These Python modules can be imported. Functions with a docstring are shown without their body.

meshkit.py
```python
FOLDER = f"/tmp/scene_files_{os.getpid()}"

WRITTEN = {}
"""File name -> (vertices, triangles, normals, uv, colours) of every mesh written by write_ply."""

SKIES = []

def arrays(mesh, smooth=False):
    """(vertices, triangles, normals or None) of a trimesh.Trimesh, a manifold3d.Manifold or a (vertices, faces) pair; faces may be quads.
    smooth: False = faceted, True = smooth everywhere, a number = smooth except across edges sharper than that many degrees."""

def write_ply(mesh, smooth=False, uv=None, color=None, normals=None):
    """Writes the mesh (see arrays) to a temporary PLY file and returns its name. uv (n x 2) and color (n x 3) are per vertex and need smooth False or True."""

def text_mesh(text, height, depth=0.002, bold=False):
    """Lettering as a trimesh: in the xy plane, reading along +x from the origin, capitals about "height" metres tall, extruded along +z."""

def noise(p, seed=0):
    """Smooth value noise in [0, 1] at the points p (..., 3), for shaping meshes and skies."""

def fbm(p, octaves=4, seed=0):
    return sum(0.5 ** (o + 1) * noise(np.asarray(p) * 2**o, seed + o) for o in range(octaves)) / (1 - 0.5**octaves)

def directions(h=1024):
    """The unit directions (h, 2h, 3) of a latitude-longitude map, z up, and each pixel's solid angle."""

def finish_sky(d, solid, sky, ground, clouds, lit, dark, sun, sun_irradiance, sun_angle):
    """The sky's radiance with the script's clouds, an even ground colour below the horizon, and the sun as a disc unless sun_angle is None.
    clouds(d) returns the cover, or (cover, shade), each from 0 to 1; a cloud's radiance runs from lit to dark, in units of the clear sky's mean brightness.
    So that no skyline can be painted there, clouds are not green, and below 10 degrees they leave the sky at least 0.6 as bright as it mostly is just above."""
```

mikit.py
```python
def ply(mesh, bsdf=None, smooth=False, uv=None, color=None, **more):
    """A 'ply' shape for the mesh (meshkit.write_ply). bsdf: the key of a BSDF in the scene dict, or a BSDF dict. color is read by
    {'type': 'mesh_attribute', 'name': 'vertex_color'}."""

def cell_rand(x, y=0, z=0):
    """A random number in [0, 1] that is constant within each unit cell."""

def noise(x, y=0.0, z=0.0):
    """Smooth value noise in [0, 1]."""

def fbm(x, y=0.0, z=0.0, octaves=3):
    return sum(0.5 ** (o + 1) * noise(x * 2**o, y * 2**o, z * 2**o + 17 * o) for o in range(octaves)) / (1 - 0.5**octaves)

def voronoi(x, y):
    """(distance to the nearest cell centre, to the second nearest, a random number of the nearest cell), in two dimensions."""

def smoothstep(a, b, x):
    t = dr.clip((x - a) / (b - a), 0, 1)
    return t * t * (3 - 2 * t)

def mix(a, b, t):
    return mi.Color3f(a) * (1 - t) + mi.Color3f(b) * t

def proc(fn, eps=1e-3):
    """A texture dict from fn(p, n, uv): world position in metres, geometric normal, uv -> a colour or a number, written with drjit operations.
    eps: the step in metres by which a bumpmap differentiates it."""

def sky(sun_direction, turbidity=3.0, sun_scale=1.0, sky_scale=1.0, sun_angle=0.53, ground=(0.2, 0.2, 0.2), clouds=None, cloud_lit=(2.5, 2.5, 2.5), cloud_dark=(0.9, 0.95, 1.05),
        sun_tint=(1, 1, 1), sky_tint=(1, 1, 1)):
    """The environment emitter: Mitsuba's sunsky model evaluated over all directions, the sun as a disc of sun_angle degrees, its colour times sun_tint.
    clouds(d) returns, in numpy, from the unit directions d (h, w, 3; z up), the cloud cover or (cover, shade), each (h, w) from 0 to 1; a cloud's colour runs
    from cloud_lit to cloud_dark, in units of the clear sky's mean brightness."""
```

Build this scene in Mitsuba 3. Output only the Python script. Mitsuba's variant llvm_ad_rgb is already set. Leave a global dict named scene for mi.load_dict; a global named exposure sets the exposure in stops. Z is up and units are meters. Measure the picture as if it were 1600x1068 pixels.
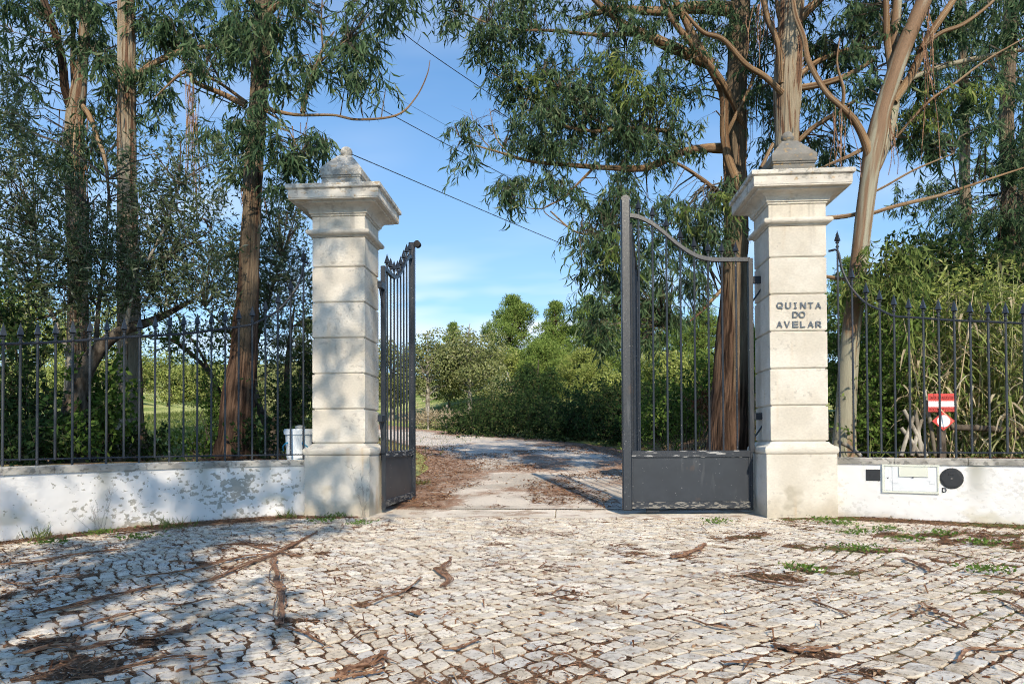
import math
import numpy as np
import trimesh
import drjit as dr
import mitsuba as mi
import mikit
import meshkit

# ------------------------------------------------------------------ camera, sky, exposure
CAM = np.array([0.0, -9.137, 0.95])
AX = np.array([[0.99751, 0.07051, -0.00440],
               [-0.00560, 0.01677, -0.99984],
               [-0.07043, 0.99737, 0.01713]])
AX[1] -= AX[0] * (AX[0] @ AX[1]); AX[0] /= np.linalg.norm(AX[0]); AX[1] /= np.linalg.norm(AX[1]); AX[2] = np.cross(AX[0], AX[1])
FPX, CX, CY = 1133.15, 800.0, 670.14
scene, labels = {}, {}
M = np.eye(4)
M[:3, 0], M[:3, 1], M[:3, 2], M[:3, 3] = -AX[0], -AX[1], AX[2], CAM
scene['camera'] = {'type': 'perspective', 'fov': math.degrees(2 * math.atan(800 / FPX)), 'fov_axis': 'x',
                   'principal_point_offset_x': 0.0, 'principal_point_offset_y': -(CY - 534.0) / 1068.0,
                   'near_clip': 0.1, 'far_clip': 2000.0, 'to_world': mi.ScalarTransform4f(M.tolist())}
SUN = (0.197, -0.834, 0.515)


def cirrus(d):
    q = d / np.maximum(d[..., 2:3] + 0.30, 0.2)
    a = meshkit.fbm(q * np.array([2.0, 5.5, 1.0]) + 3.1, 5)
    b = meshkit.fbm(q * 1.3 + 9.0, 3)
    c = np.clip((a - 0.40) * 3.2, 0, 1) * np.clip((b - 0.30) * 3, 0, 1)
    return np.clip(0.60 * c * np.clip(1.25 - d[..., 2], 0, 1) + 0.24 * np.clip(1 - d[..., 2] * 1.8, 0, 1), 0, 1)


scene['sky'] = mikit.sky(SUN, turbidity=2.6, clouds=cirrus, cloud_lit=(2.6, 2.7, 2.85), sun_tint=(0.92, 1.0, 1.16), sky_tint=(0.74, 1.10, 1.34), sky_scale=1.35)
exposure = 1.9

rng = np.random.default_rng(7)


def at(px, py, Z):
    """the point at that depth (metres along the camera's axis) seen there in the photograph"""
    return CAM + AX.T @ np.array([(px - CX) / FPX * Z, (py - CY) / FPX * Z, Z])


def on_ground(px, py, z=0.0):
    d = AX.T @ np.array([(px - CX) / FPX, (py - CY) / FPX, 1.0])
    return CAM + d * ((z - CAM[2]) / d[2])


# ------------------------------------------------------------------ scene helpers
def numbered(name):
    key, i = name, 0
    used = {k for k in scene} | set(labels) | THINGS
    while key in used:
        i += 1
        key = f'{name}_{i:03d}'
    return key


THINGS = set()
COUNT = {}


def take(name):
    i = COUNT.get(name, -1) + 1
    COUNT[name] = i
    return name if i == 0 else f'{name}_{i:03d}'


def thing(name, label, cat, group=None):
    key = take(name)
    labels[key] = {'label': label, 'category': cat}
    if group:
        labels[key]['group'] = group
    return key


def structure(name, mesh, bsdf, label, **kw):
    key = take(name)
    scene[key] = mikit.ply(mesh, bsdf, **kw)
    labels[key] = {'label': label, 'kind': 'structure', 'category': name.replace('_', ' ')}
    return key


def part(parent, name, mesh, bsdf, label=None, stuff=False, **kw):
    key = take(parent + '__' + name)
    scene[key] = mikit.ply(mesh, bsdf, **kw)
    if label or stuff:
        labels[key] = {}
        if label:
            labels[key]['label'] = label
        if stuff:
            labels[key]['kind'] = 'stuff'
    return key


def solo(name, mesh, bsdf, label, cat, group=None, stuff=False, **kw):
    key = thing(name, label, cat, group)
    scene[key] = mikit.ply(mesh, bsdf, **kw)
    if stuff:
        labels[key]['kind'] = 'stuff'
    return key


def ref(k):
    return {'type': 'ref', 'id': k}


# ------------------------------------------------------------------ mesh helpers
def cat(ms):
    vs, fs, n = [], [], 0
    for m in ms:
        v, f = (m.vertices, m.faces) if hasattr(m, 'vertices') else m
        vs.append(np.asarray(v, float)); fs.append(np.asarray(f, int) + n); n += len(v)
    return trimesh.Trimesh(np.vstack(vs), np.vstack(fs), process=False)


def rbox(x0, x1, y0, y1, z0, z1, c=0.004):
    pts = []
    for sx in (0, 1):
        for sy in (0, 1):
            for sz in (0, 1):
                X, Y, Z = (x0, x1)[sx], (y0, y1)[sy], (z0, z1)[sz]
                dx, dy, dz = (c, -c)[sx], (c, -c)[sy], (c, -c)[sz]
                pts += [(X, Y + dy, Z + dz), (X + dx, Y, Z + dz), (X + dx, Y + dy, Z)]
    return trimesh.convex.convex_hull(np.array(pts))


def frame_box(o, t, n, a0, a1, b0, b1, z0, z1, c=0.003):
    """box in the frame with origin o, tangent t, normal n (horizontal): a along t, b along n"""
    m = rbox(a0, a1, b0, b1, z0, z1, c)
    v = np.array(m.vertices)
    w = np.asarray(o)[None] + v[:, :1] * t + v[:, 1:2] * n + v[:, 2:] * np.array([0, 0, 1.0])
    f = np.array(m.faces)
    if np.dot(np.cross(t, n), [0, 0, 1]) < 0:
        f = f[:, ::-1]
    return trimesh.Trimesh(w, f, process=False)


def catmull(P, k):
    P = np.asarray(P, float)
    if len(P) < 3:
        t = np.linspace(0, 1, k + 1)[:, None]
        return P[0] * (1 - t) + P[1] * t
    Q = np.vstack([2 * P[0] - P[1], P, 2 * P[-1] - P[-2]])
    out = []
    for i in range(len(P) - 1):
        a, b, c, d = Q[i:i + 4]
        t = np.linspace(0, 1, k, endpoint=False)[:, None]
        out.append(0.5 * (2 * b + (c - a) * t + (2 * a - 5 * b + 4 * c - d) * t ** 2 + (-a + 3 * b - 3 * c + d) * t ** 3))
    out.append(P[-1:])
    return np.vstack(out)


def tube(P, R, sides=6, wob=0.0, seed=0, cap=True):
    P = np.asarray(P, float)
    R = np.broadcast_to(np.asarray(R, float), (len(P),))
    T = np.gradient(P, axis=0); T /= np.linalg.norm(T, axis=1, keepdims=True) + 1e-12
    a = np.cross(T[0], [0.31, 0.2, 0.93] if abs(T[0][2]) < 0.8 else [1.0, 0.1, 0])
    a /= np.linalg.norm(a)
    A = []
    for t in T:
        a = a - t * (a @ t); a /= np.linalg.norm(a) + 1e-12; A.append(a)
    A = np.array(A); B = np.cross(T, A)
    g = np.arange(sides) * 2 * np.pi / sides
    ring = np.cos(g)[None, :, None] * A[:, None] + np.sin(g)[None, :, None] * B[:, None]
    rr = R[:, None]
    if wob:
        base = P[:, None] + ring * R[:, None, None]
        rr = R[:, None] * (1 + wob * 2 * (meshkit.fbm(base * np.array([5, 5, 1.6]), 3, seed) - 0.5))
    V = P[:, None] + ring * rr[..., None]
    n, s = len(P), sides
    i, j = np.meshgrid(np.arange(n - 1), np.arange(s), indexing='ij')
    q = np.stack([i * s + j, i * s + (j + 1) % s, (i + 1) * s + (j + 1) % s, (i + 1) * s + j], -1).reshape(-1, 4)
    f = np.vstack([q[:, [0, 1, 2]], q[:, [0, 2, 3]]])
    V = V.reshape(-1, 3)
    if cap:
        V = np.vstack([V, P[:1], P[-1:]])
        k = np.arange(s)
        f = np.vstack([f, np.stack([np.full(s, n * s), (k + 1) % s, k], 1), np.stack([np.full(s, n * s + 1), (n - 1) * s + k, (n - 1) * s + (k + 1) % s], 1)])
    return trimesh.Trimesh(V, f, process=False)


def square_lathe(cx, cy, half, prof):
    """rings of a square of half-width half+e at height z, capped"""
    V, f = [], []
    for e, z in prof:
        h = half + e
        V += [(cx - h, cy - h, z), (cx + h, cy - h, z), (cx + h, cy + h, z), (cx - h, cy + h, z)]
    n = len(prof)
    for i in range(n - 1):
        for j in range(4):
            a, b, c, d = i * 4 + j, i * 4 + (j + 1) % 4, (i + 1) * 4 + (j + 1) % 4, (i + 1) * 4 + j
            f += [(a, b, c), (a, c, d)]
    f += [(0, 2, 1), (0, 3, 2)]
    t = (n - 1) * 4
    f += [(t, t + 1, t + 2), (t, t + 2, t + 3)]
    return trimesh.Trimesh(np.array(V), np.array(f), process=False)


def lathe(cx, cy, prof, sides=16, c=(0, 0)):
    V, f = [], []
    g = np.arange(sides) * 2 * np.pi / sides
    for r, z in prof:
        V.append(np.stack([cx + r * np.cos(g), cy + r * np.sin(g), np.full(sides, z)], 1))
    n = len(prof)
    for i in range(n - 1):
        for j in range(sides):
            a, b, c_, d = i * sides + j, i * sides + (j + 1) % sides, (i + 1) * sides + (j + 1) % sides, (i + 1) * sides + j
            f += [(a, b, c_), (a, c_, d)]
    V = np.vstack(V + [np.array([[cx, cy, prof[0][1]], [cx, cy, prof[-1][1]]])])
    for j in range(sides):
        f += [(n * sides, (j + 1) % sides, j), (n * sides + 1, (n - 1) * sides + j, (n - 1) * sides + (j + 1) % sides)]
    return trimesh.Trimesh(V, np.array(f), process=False)


def unit(v):
    return v / (np.linalg.norm(v, axis=-1, keepdims=True) + 1e-12)


def blades(P, D, L, W, r, sickle=0.25, bend=0.0):
    """leaf blades of four triangles each: base P, direction D, length L, width W -> (mesh, uv)"""
    n = len(P)
    D = unit(D)
    S = unit(np.cross(D, r.normal(size=(n, 3))))
    N = np.cross(D, S)
    L, W = L[:, None], W[:, None]
    k = (r.random((n, 1)) * 0.7 + 0.3) * sickle * np.sign(r.random((n, 1)) - 0.5)
    g = N * bend * L
    p0 = P
    m1 = P + D * L * 0.34 - S * k * L * 0.10 + g * 0.1
    m2 = P + D * L * 0.70 + S * k * L * 0.05 + g * 0.45
    p3 = P + D * L + S * k * L * 0.55 + g
    V = np.stack([p0, m1 - S * W * 0.5, m1 + S * W * 0.5, m2 - S * W * 0.36, m2 + S * W * 0.36, p3], 1).reshape(-1, 3)
    f = np.array([[0, 1, 2], [1, 3, 4], [1, 4, 2], [3, 5, 4]])
    F = (f[None] + (np.arange(n) * 6)[:, None, None]).reshape(-1, 3)
    uv = np.repeat(np.stack([r.random(n), r.random(n)], 1), 6, axis=0)
    return trimesh.Trimesh(V, F, process=False), uv


def diamonds(P, D, L, W, r, face=None):
    """small leaves of two triangles, their faces turned at random or roughly towards face"""
    n = len(P)
    D = unit(D)
    q = r.normal(size=(n, 3))
    S = unit(np.cross(D, q if face is None else face + 0.45 * q))
    N = np.cross(D, S)
    L, W = L[:, None], W[:, None]
    V = np.stack([P, P + D * L * 0.5 - S * W * 0.5 + N * L * 0.08, P + D * L, P + D * L * 0.5 + S * W * 0.5 + N * L * 0.08], 1).reshape(-1, 3)
    f = np.array([[0, 1, 2], [0, 2, 3]])
    F = (f[None] + (np.arange(n) * 4)[:, None, None]).reshape(-1, 3)
    uv = np.repeat(np.stack([r.random(n), r.random(n)], 1), 4, axis=0)
    return trimesh.Trimesh(V, F, process=False), uv


def strands(A, B, rad, mid=None):
    """many thin twigs as three-sided prisms from A to B"""
    n = len(A)
    d = unit(B - A)
    s = unit(np.cross(d, np.array([0.3, 0.5, 0.81])))
    t = np.cross(d, s)
    rad = np.broadcast_to(rad, (n,))[:, None]
    V = []
    pts = [A, (A + B) / 2 if mid is None else mid, B]
    for p, k in zip(pts, (1.0, 0.8, 0.35)):
        for g in (0, 2.094, 4.189):
            V.append(p + (s * math.cos(g) + t * math.sin(g)) * rad * k)
    V = np.stack(V, 1).reshape(-1, 3)
    f = []
    for i in (0, 3):
        for j in range(3):
            a, b = i + j, i + (j + 1) % 3
            f += [(a, b, b + 3), (a, b + 3, a + 3)]
    F = (np.array(f)[None] + (np.arange(n) * 9)[:, None, None]).reshape(-1, 3)
    return trimesh.Trimesh(V, F, process=False)


# ------------------------------------------------------------------ materials
def M3(*c):
    return mi.Color3f(*c)


def S(a, b, x):
    return mikit.smoothstep(a, b, x)


def limestone(p, n, uv):
    a = mikit.fbm(p.x * 3.1 + uv.x * 9, p.y * 3.1, p.z * 2.3, 4)
    g = mikit.fbm(p.x * 60, p.y * 60, p.z * 60, 2)
    c = mikit.mix(M3(0.53, 0.495, 0.43), M3(0.63, 0.60, 0.54), S(0.3, 0.7, a))
    c = c * (0.90 + 0.2 * g)
    # rusty run-off in soft vertical streaks, grey algae blotches low down
    st = S(0.58, 0.8, mikit.fbm(p.x * 11, p.y * 11, p.z * 0.7, 3)) * S(0.4, 0.7, mikit.fbm(p.x * 1.7 + 4, p.y * 1.7, p.z * 1.3, 2))
    c = mikit.mix(c, c * M3(0.93, 0.74, 0.52), st * 0.55)
    c = mikit.mix(c, c * M3(0.74, 0.70, 0.62), S(0.30, 0.02, p.z + 0.2 * (a - 0.5)) * 0.7)
    dp = S(0.55, 0.8, mikit.fbm(p.x * 16 + 3, p.y * 16, p.z * 0.8, 3)) * S(3.0, 3.95, p.z)
    c = mikit.mix(c, M3(0.24, 0.22, 0.19), dp * 0.32)
    al = S(0.56, 0.72, mikit.fbm(p.x * 4 + 7, p.y * 4, p.z * 4, 4)) * S(0.9, 0.25, p.z)
    c = mikit.mix(c, M3(0.30, 0.27, 0.20), al * 0.55)
    sp = S(0.62, 0.70, mikit.fbm(p.x * 26, p.y * 26, p.z * 26, 3)) * S(0.52, 0.68, mikit.fbm(p.x * 3.3 + 1, p.y * 3.3 + 2, p.z * 3.3, 3))
    return mikit.mix(c, M3(0.25, 0.23, 0.20), sp * 0.35)


def capstone(p, n, uv):
    a = mikit.fbm(p.x * 5, p.y * 5, p.z * 5, 4)
    c = mikit.mix(M3(0.50, 0.475, 0.43), M3(0.66, 0.63, 0.57), S(0.3, 0.7, a))
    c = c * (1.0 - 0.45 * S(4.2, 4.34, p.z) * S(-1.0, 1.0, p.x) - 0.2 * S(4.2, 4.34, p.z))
    k = mikit.fbm(p.x * 14 + 3, p.y * 14, p.z * 9, 4)
    f = mikit.fbm(p.x * 45, p.y * 45, p.z * 45, 2)
    up = S(3.98, 4.25, p.z)
    m = S(0.60 - 0.16 * up, 0.74 - 0.12 * up, k * 0.75 + f * 0.25)
    c = mikit.mix(c, M3(0.17, 0.17, 0.16), m * 0.6)
    li = S(0.64, 0.7, mikit.fbm(p.x * 20 + 9, p.y * 20, p.z * 20, 3))
    return mikit.mix(c, M3(0.42, 0.27, 0.11), li * 0.5)


def plaster(p, n, uv):
    a = mikit.fbm(p.x * 2, p.y * 2, p.z * 2, 4)
    c = mikit.mix(M3(0.74, 0.74, 0.74), M3(0.82, 0.82, 0.82), a)
    left = S(-2.8, -3.6, p.x)
    d = mikit.fbm(p.x * 2.2 + 5, p.y * 2.2, p.z * 2.6, 3)
    e = mikit.fbm(p.x * 26, p.y * 26, p.z * 26, 5)
    q = mikit.fbm(p.x * 0.9 + 1, p.y * 0.9, p.z * 1.1, 2)
    peel = S(0.575, 0.60, d * 0.34 + e * 0.50 + q * 0.16 + 0.014 * left)
    c = mikit.mix(c, M3(0.30, 0.29, 0.25) * (0.7 + 0.6 * mikit.fbm(p.x * 30, p.y * 30, p.z * 30, 2)), peel * (0.22 + 0.6 * left))
    st = S(0.58, 0.80, mikit.fbm(p.x * 2.6 + 2, p.y * 2.6, p.z * 0.12, 2)) * S(0.1, 0.7, p.z)
    c = mikit.mix(c, M3(0.27, 0.27, 0.21), st * 0.8)
    yl = S(0.55, 0.72, mikit.fbm(p.x * 3 + 11, p.y * 3, p.z * 4, 4)) * S(0.5, 0.15, p.z)
    c = mikit.mix(c, M3(0.52, 0.48, 0.33), yl * 0.5)
    low = S(0.13, 0.0, p.z + 0.08 * mikit.noise(p.x * 6, p.y * 6, 0))
    return mikit.mix(c, M3(0.40, 0.34, 0.26), low * 0.7)


def coping(p, n, uv):
    a = mikit.fbm(p.x * 6, p.y * 6, p.z * 6, 4)
    c = mikit.mix(M3(0.26, 0.25, 0.23), M3(0.50, 0.48, 0.44), S(0.3, 0.7, a))
    k = S(0.55, 0.66, mikit.fbm(p.x * 22, p.y * 22, p.z * 22, 3))
    return mikit.mix(c, M3(0.13, 0.13, 0.12), k * 0.7)


def cobble(p, n, uv):
    t = uv.x
    c = mikit.mix(M3(0.53, 0.455, 0.35), M3(0.73, 0.675, 0.58), t)
    c = mikit.mix(c, M3(0.50, 0.485, 0.455), S(0.55, 0.95, uv.y) * 0.7)
    c = c * (0.80 + 0.40 * mikit.fbm(p.x * 14, p.y * 14, uv.x * 30, 3))
    k = S(0.60, 0.68, mikit.fbm(p.x * 70, p.y * 70, 3.0, 2)) * 0.45 + S(0.56, 0.75, mikit.fbm(p.x * 9 + 3, p.y * 9, 1.0, 3)) * 0.35
    c = mikit.mix(c, M3(0.24, 0.19, 0.13), k)
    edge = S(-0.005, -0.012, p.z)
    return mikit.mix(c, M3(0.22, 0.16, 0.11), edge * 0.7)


def soil(p, n, uv):
    a = mikit.fbm(p.x * 8, p.y * 8, 0.0, 4)
    g = mikit.noise(p.x * 110, p.y * 110, 0.0)
    c = mikit.mix(M3(0.050, 0.030, 0.020), M3(0.145, 0.088, 0.055), S(0.3, 0.7, a))
    c = mikit.mix(c, M3(0.30, 0.17, 0.10), S(0.62, 0.75, mikit.fbm(p.x * 45, p.y * 45, 5.0, 2)))
    c = c * (0.6 + 0.8 * g)
    c = mikit.mix(c, M3(0.085, 0.12, 0.03), S(0.5, 0.68, mikit.fbm(p.x * 5 + 3, p.y * 5, 2.0, 3)) * S(0.8, 3.0, p.x) * 0.8)
    return mikit.mix(c, M3(0.42, 0.38, 0.33), S(0.84, 0.92, mikit.noise(p.x * 160, p.y * 160, 9.0)))


def road_mat(p, n, uv):
    a = mikit.fbm(p.x * 1.3, p.y * 1.3, 0.0, 4)
    c = mikit.mix(M3(0.36, 0.325, 0.28), M3(0.50, 0.455, 0.40), S(0.3, 0.7, a))
    c = mikit.mix(c, M3(0.34, 0.31, 0.275), S(8, 20, p.y) * 0.45)
    c = c * (0.86 + 0.28 * mikit.fbm(p.x * 40, p.y * 40, 2.0, 3))
    # uv.x is 0 on one edge of the road and 1 on the other
    e = dr.abs(uv.x - 0.47)
    m = S(0.48, 0.78, mikit.fbm(p.x * 1.1 + 3, p.y * 0.7, 4.0, 4) + 0.60 * S(0.16, 0.5, e) + 0.14 * S(0.12, 0.0, e) - 0.10 * S(8, 22, p.y))
    b = mikit.mix(M3(0.12, 0.06, 0.034), M3(0.27, 0.15, 0.09), mikit.fbm(p.x * 22, p.y * 22, 1.0, 3))
    return mikit.mix(c, b, m * S(0.38, 0.68, mikit.fbm(p.x * 14, p.y * 14, 7.0, 4) + 0.22 * m) * 0.85)


def ground_mat(p, n, uv):
    a = mikit.fbm(p.x * 0.35, p.y * 0.35, 0.0, 4)
    b = mikit.fbm(p.x * 5, p.y * 5, 0.0, 3)
    g = mikit.mix(M3(0.10, 0.135, 0.036), M3(0.27, 0.28, 0.11), S(0.3, 0.7, a))
    g = g * (0.6 + 0.8 * b)
    d = mikit.mix(M3(0.085, 0.05, 0.03), M3(0.24, 0.15, 0.09), b)
    near = S(7.5, 3.0, p.y + 3.0 * (mikit.fbm(p.x * 0.6, p.y * 0.6, 3.0, 3) - 0.5)) + S(0.5, 4.0, p.x) * S(26, 12, p.y)
    return mikit.mix(g, d, dr.clip(near, 0, 1) * (0.55 + 0.45 * S(0.35, 0.6, mikit.fbm(p.x * 1.8, p.y * 1.8, 8.0, 3))))


def slab_mat(p, n, uv):
    a = mikit.fbm(p.x * 2.5, p.y * 2.5, 0.0, 4)
    c = mikit.mix(M3(0.42, 0.375, 0.315), M3(0.54, 0.49, 0.425), S(0.3, 0.7, a))
    c = c * (0.85 + 0.3 * mikit.fbm(p.x * 50, p.y * 50, 2.0, 2))
    return mikit.mix(c, M3(0.22, 0.13, 0.08), S(0.56, 0.7, mikit.fbm(p.x * 6 + 2, p.y * 6, 3.0, 4)) * 0.6)


def metal(p, n, uv):
    a = mikit.fbm(p.x * 7, p.y * 7, p.z * 7, 3)
    c = mikit.mix(M3(0.017, 0.022, 0.031), M3(0.027, 0.034, 0.047), a)
    w = S(0.55, 0.75, mikit.fbm(p.x * 30, p.y * 30, p.z * 3, 3)) * S(0.5, 0.65, mikit.fbm(p.x * 4, p.y * 4, p.z * 2, 2))
    c = mikit.mix(c, M3(0.10, 0.105, 0.115), w * 0.35)
    c = mikit.mix(c, M3(0.070, 0.045, 0.034), S(0.70, 0.82, mikit.fbm(p.x * 12 + 5, p.y * 12, p.z * 5, 4)) * 0.5)
    return mikit.mix(c, M3(0.45, 0.45, 0.45), S(0.93, 0.95, mikit.noise(p.x * 60, p.y * 60, p.z * 60)) * 0.6)


def worn_metal(p, n, uv):
    k = S(0.48, 0.58, mikit.fbm(p.x * 18, p.y * 18, p.z * 40, 4))
    c = metal(p, n, uv)
    return mikit.mix(c, M3(0.24, 0.23, 0.21), k * 0.75)


def euc_bark(p, n, uv):
    # uv.x runs once round the trunk, uv.y is metres along it
    k = uv.x * 6.2832
    sx, sy = dr.cos(k) * 1.1, dr.sin(k) * 1.1
    a = mikit.fbm(sx * 2.2 + p.x, sy * 2.2, uv.y * 0.55, 4)
    w_ = 0.9 * (mikit.fbm(sx * 2 + 4, sy * 2, uv.y * 1.4, 3) - 0.5)
    s = mikit.fbm(sx * 5 + 3 + w_ * 4, sy * 5 + w_ * 3, uv.y * 1.0, 4)
    pale = mikit.mix(M3(0.27, 0.245, 0.195), M3(0.33, 0.265, 0.18), a)
    tan = mikit.mix(M3(0.17, 0.105, 0.065), M3(0.26, 0.17, 0.105), s)
    red = mikit.mix(M3(0.075, 0.038, 0.025), M3(0.15, 0.08, 0.05), s)
    c = mikit.mix(pale, tan, S(0.46, 0.60, a * 0.6 + s * 0.4))
    return mikit.mix(c, red, S(0.52, 0.60, s * 0.6 + a * 0.4) * 0.85) * (0.75 + 0.5 * mikit.fbm(sx * 24, sy * 24, uv.y * 2.5, 2))


def red_bark(p, n, uv):
    k = uv.x * 6.2832
    sx, sy = dr.cos(k) * 1.1, dr.sin(k) * 1.1
    w_ = 0.9 * (mikit.fbm(sx * 2, sy * 2, uv.y * 1.6, 3) - 0.5)
    s = mikit.fbm(sx * 7 + p.x + w_ * 4, sy * 7 + w_ * 3, uv.y * 1.3, 4)
    c = mikit.mix(M3(0.035, 0.021, 0.015), M3(0.135, 0.085, 0.06), S(0.3, 0.7, s))
    up = S(0.45, 0.62, mikit.fbm(sx * 1.6 + 2, sy * 1.6, uv.y * 0.4, 3) + 0.10 * (uv.y - 3.2))
    g = mikit.mix(M3(0.12, 0.092, 0.065), M3(0.23, 0.18, 0.125), s)
    return mikit.mix(c, g, up) * (0.7 + 0.6 * mikit.fbm(sx * 22, sy * 22, uv.y * 2.5, 2))


def smooth_bark(p, n, uv):
    k = uv.x * 6.2832
    sx, sy = dr.cos(k) * 1.1, dr.sin(k) * 1.1
    a = mikit.fbm(sx * 1.6 + 5, sy * 1.6, uv.y * 0.8, 3)
    c = mikit.mix(M3(0.30, 0.285, 0.215), M3(0.20, 0.125, 0.075), S(0.42, 0.60, a + 0.035 * (uv.y - 3.0)))
    return c * (0.8 + 0.4 * mikit.fbm(sx * 18, sy * 18, uv.y * 3, 2))


def limb_bark(p, n, uv):
    k = uv.x * 6.2832
    sx, sy = dr.cos(k) * 1.1, dr.sin(k) * 1.1
    a = mikit.fbm(sx * 1.6 + p.x, sy * 1.6, uv.y * 1.1, 4)
    s = mikit.fbm(sx * 6 + 1, sy * 6, uv.y * 0.7, 3)
    c = mikit.mix(M3(0.13, 0.075, 0.042), M3(0.27, 0.175, 0.10), S(0.35, 0.65, a))
    return mikit.mix(c, M3(0.32, 0.265, 0.185), S(0.55, 0.66, s)) * (0.75 + 0.5 * mikit.fbm(sx * 20, sy * 20, uv.y * 3, 2))


def grey_bark(p, n, uv):
    a = mikit.fbm(p.x * 16, p.y * 16, p.z * 6, 4)
    return mikit.mix(M3(0.045, 0.035, 0.027), M3(0.15, 0.125, 0.10), S(0.3, 0.7, a))


def pale_bark(p, n, uv):
    a = mikit.fbm(p.x * 10, p.y * 10, p.z * 4, 3)
    return mikit.mix(M3(0.16, 0.14, 0.11), M3(0.42, 0.39, 0.34), S(0.3, 0.7, a))


def strip_bark(p, n, uv):
    a = mikit.fbm(p.x * 40, p.y * 40, p.z * 40, 3)
    c = mikit.mix(M3(0.12, 0.062, 0.038), M3(0.34, 0.20, 0.125), S(0.3, 0.7, a))
    return mikit.mix(c, M3(0.40, 0.28, 0.18), S(0.7, 1.0, uv.x) * 0.7)


def leafy(c0, c1, c2):
    def fn(p, n, uv):
        c = mikit.mix(M3(*c0), M3(*c1), S(0.0, 0.8, uv.x))
        return mikit.mix(c, M3(*c2), S(0.86, 1.0, uv.x)) * (0.75 + 0.5 * uv.y)
    return fn


def rough(key, fn, r=0.8, spec=0.3, bump=None, scale=0.004, eps=2e-3, **more):
    b = {'type': 'principled', 'base_color': mikit.proc(fn) if callable(fn) else {'type': 'rgb', 'value': list(fn)}, 'roughness': r, 'specular': spec, **more}
    if bump:
        b = {'type': 'bumpmap', 'arbitrary': mikit.proc(bump, eps), 'scale': scale, 'bsdf': b}
    scene[key] = {'type': 'twosided', 'bsdf': b}


def leaf(key, c0, c1, c2, r=0.42, trans=0.35):
    scene[key] = {'type': 'principledthin', 'base_color': mikit.proc(leafy(c0, c1, c2)), 'roughness': r, 'diff_trans': 2 * trans, 'eta': 1.4}


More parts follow.
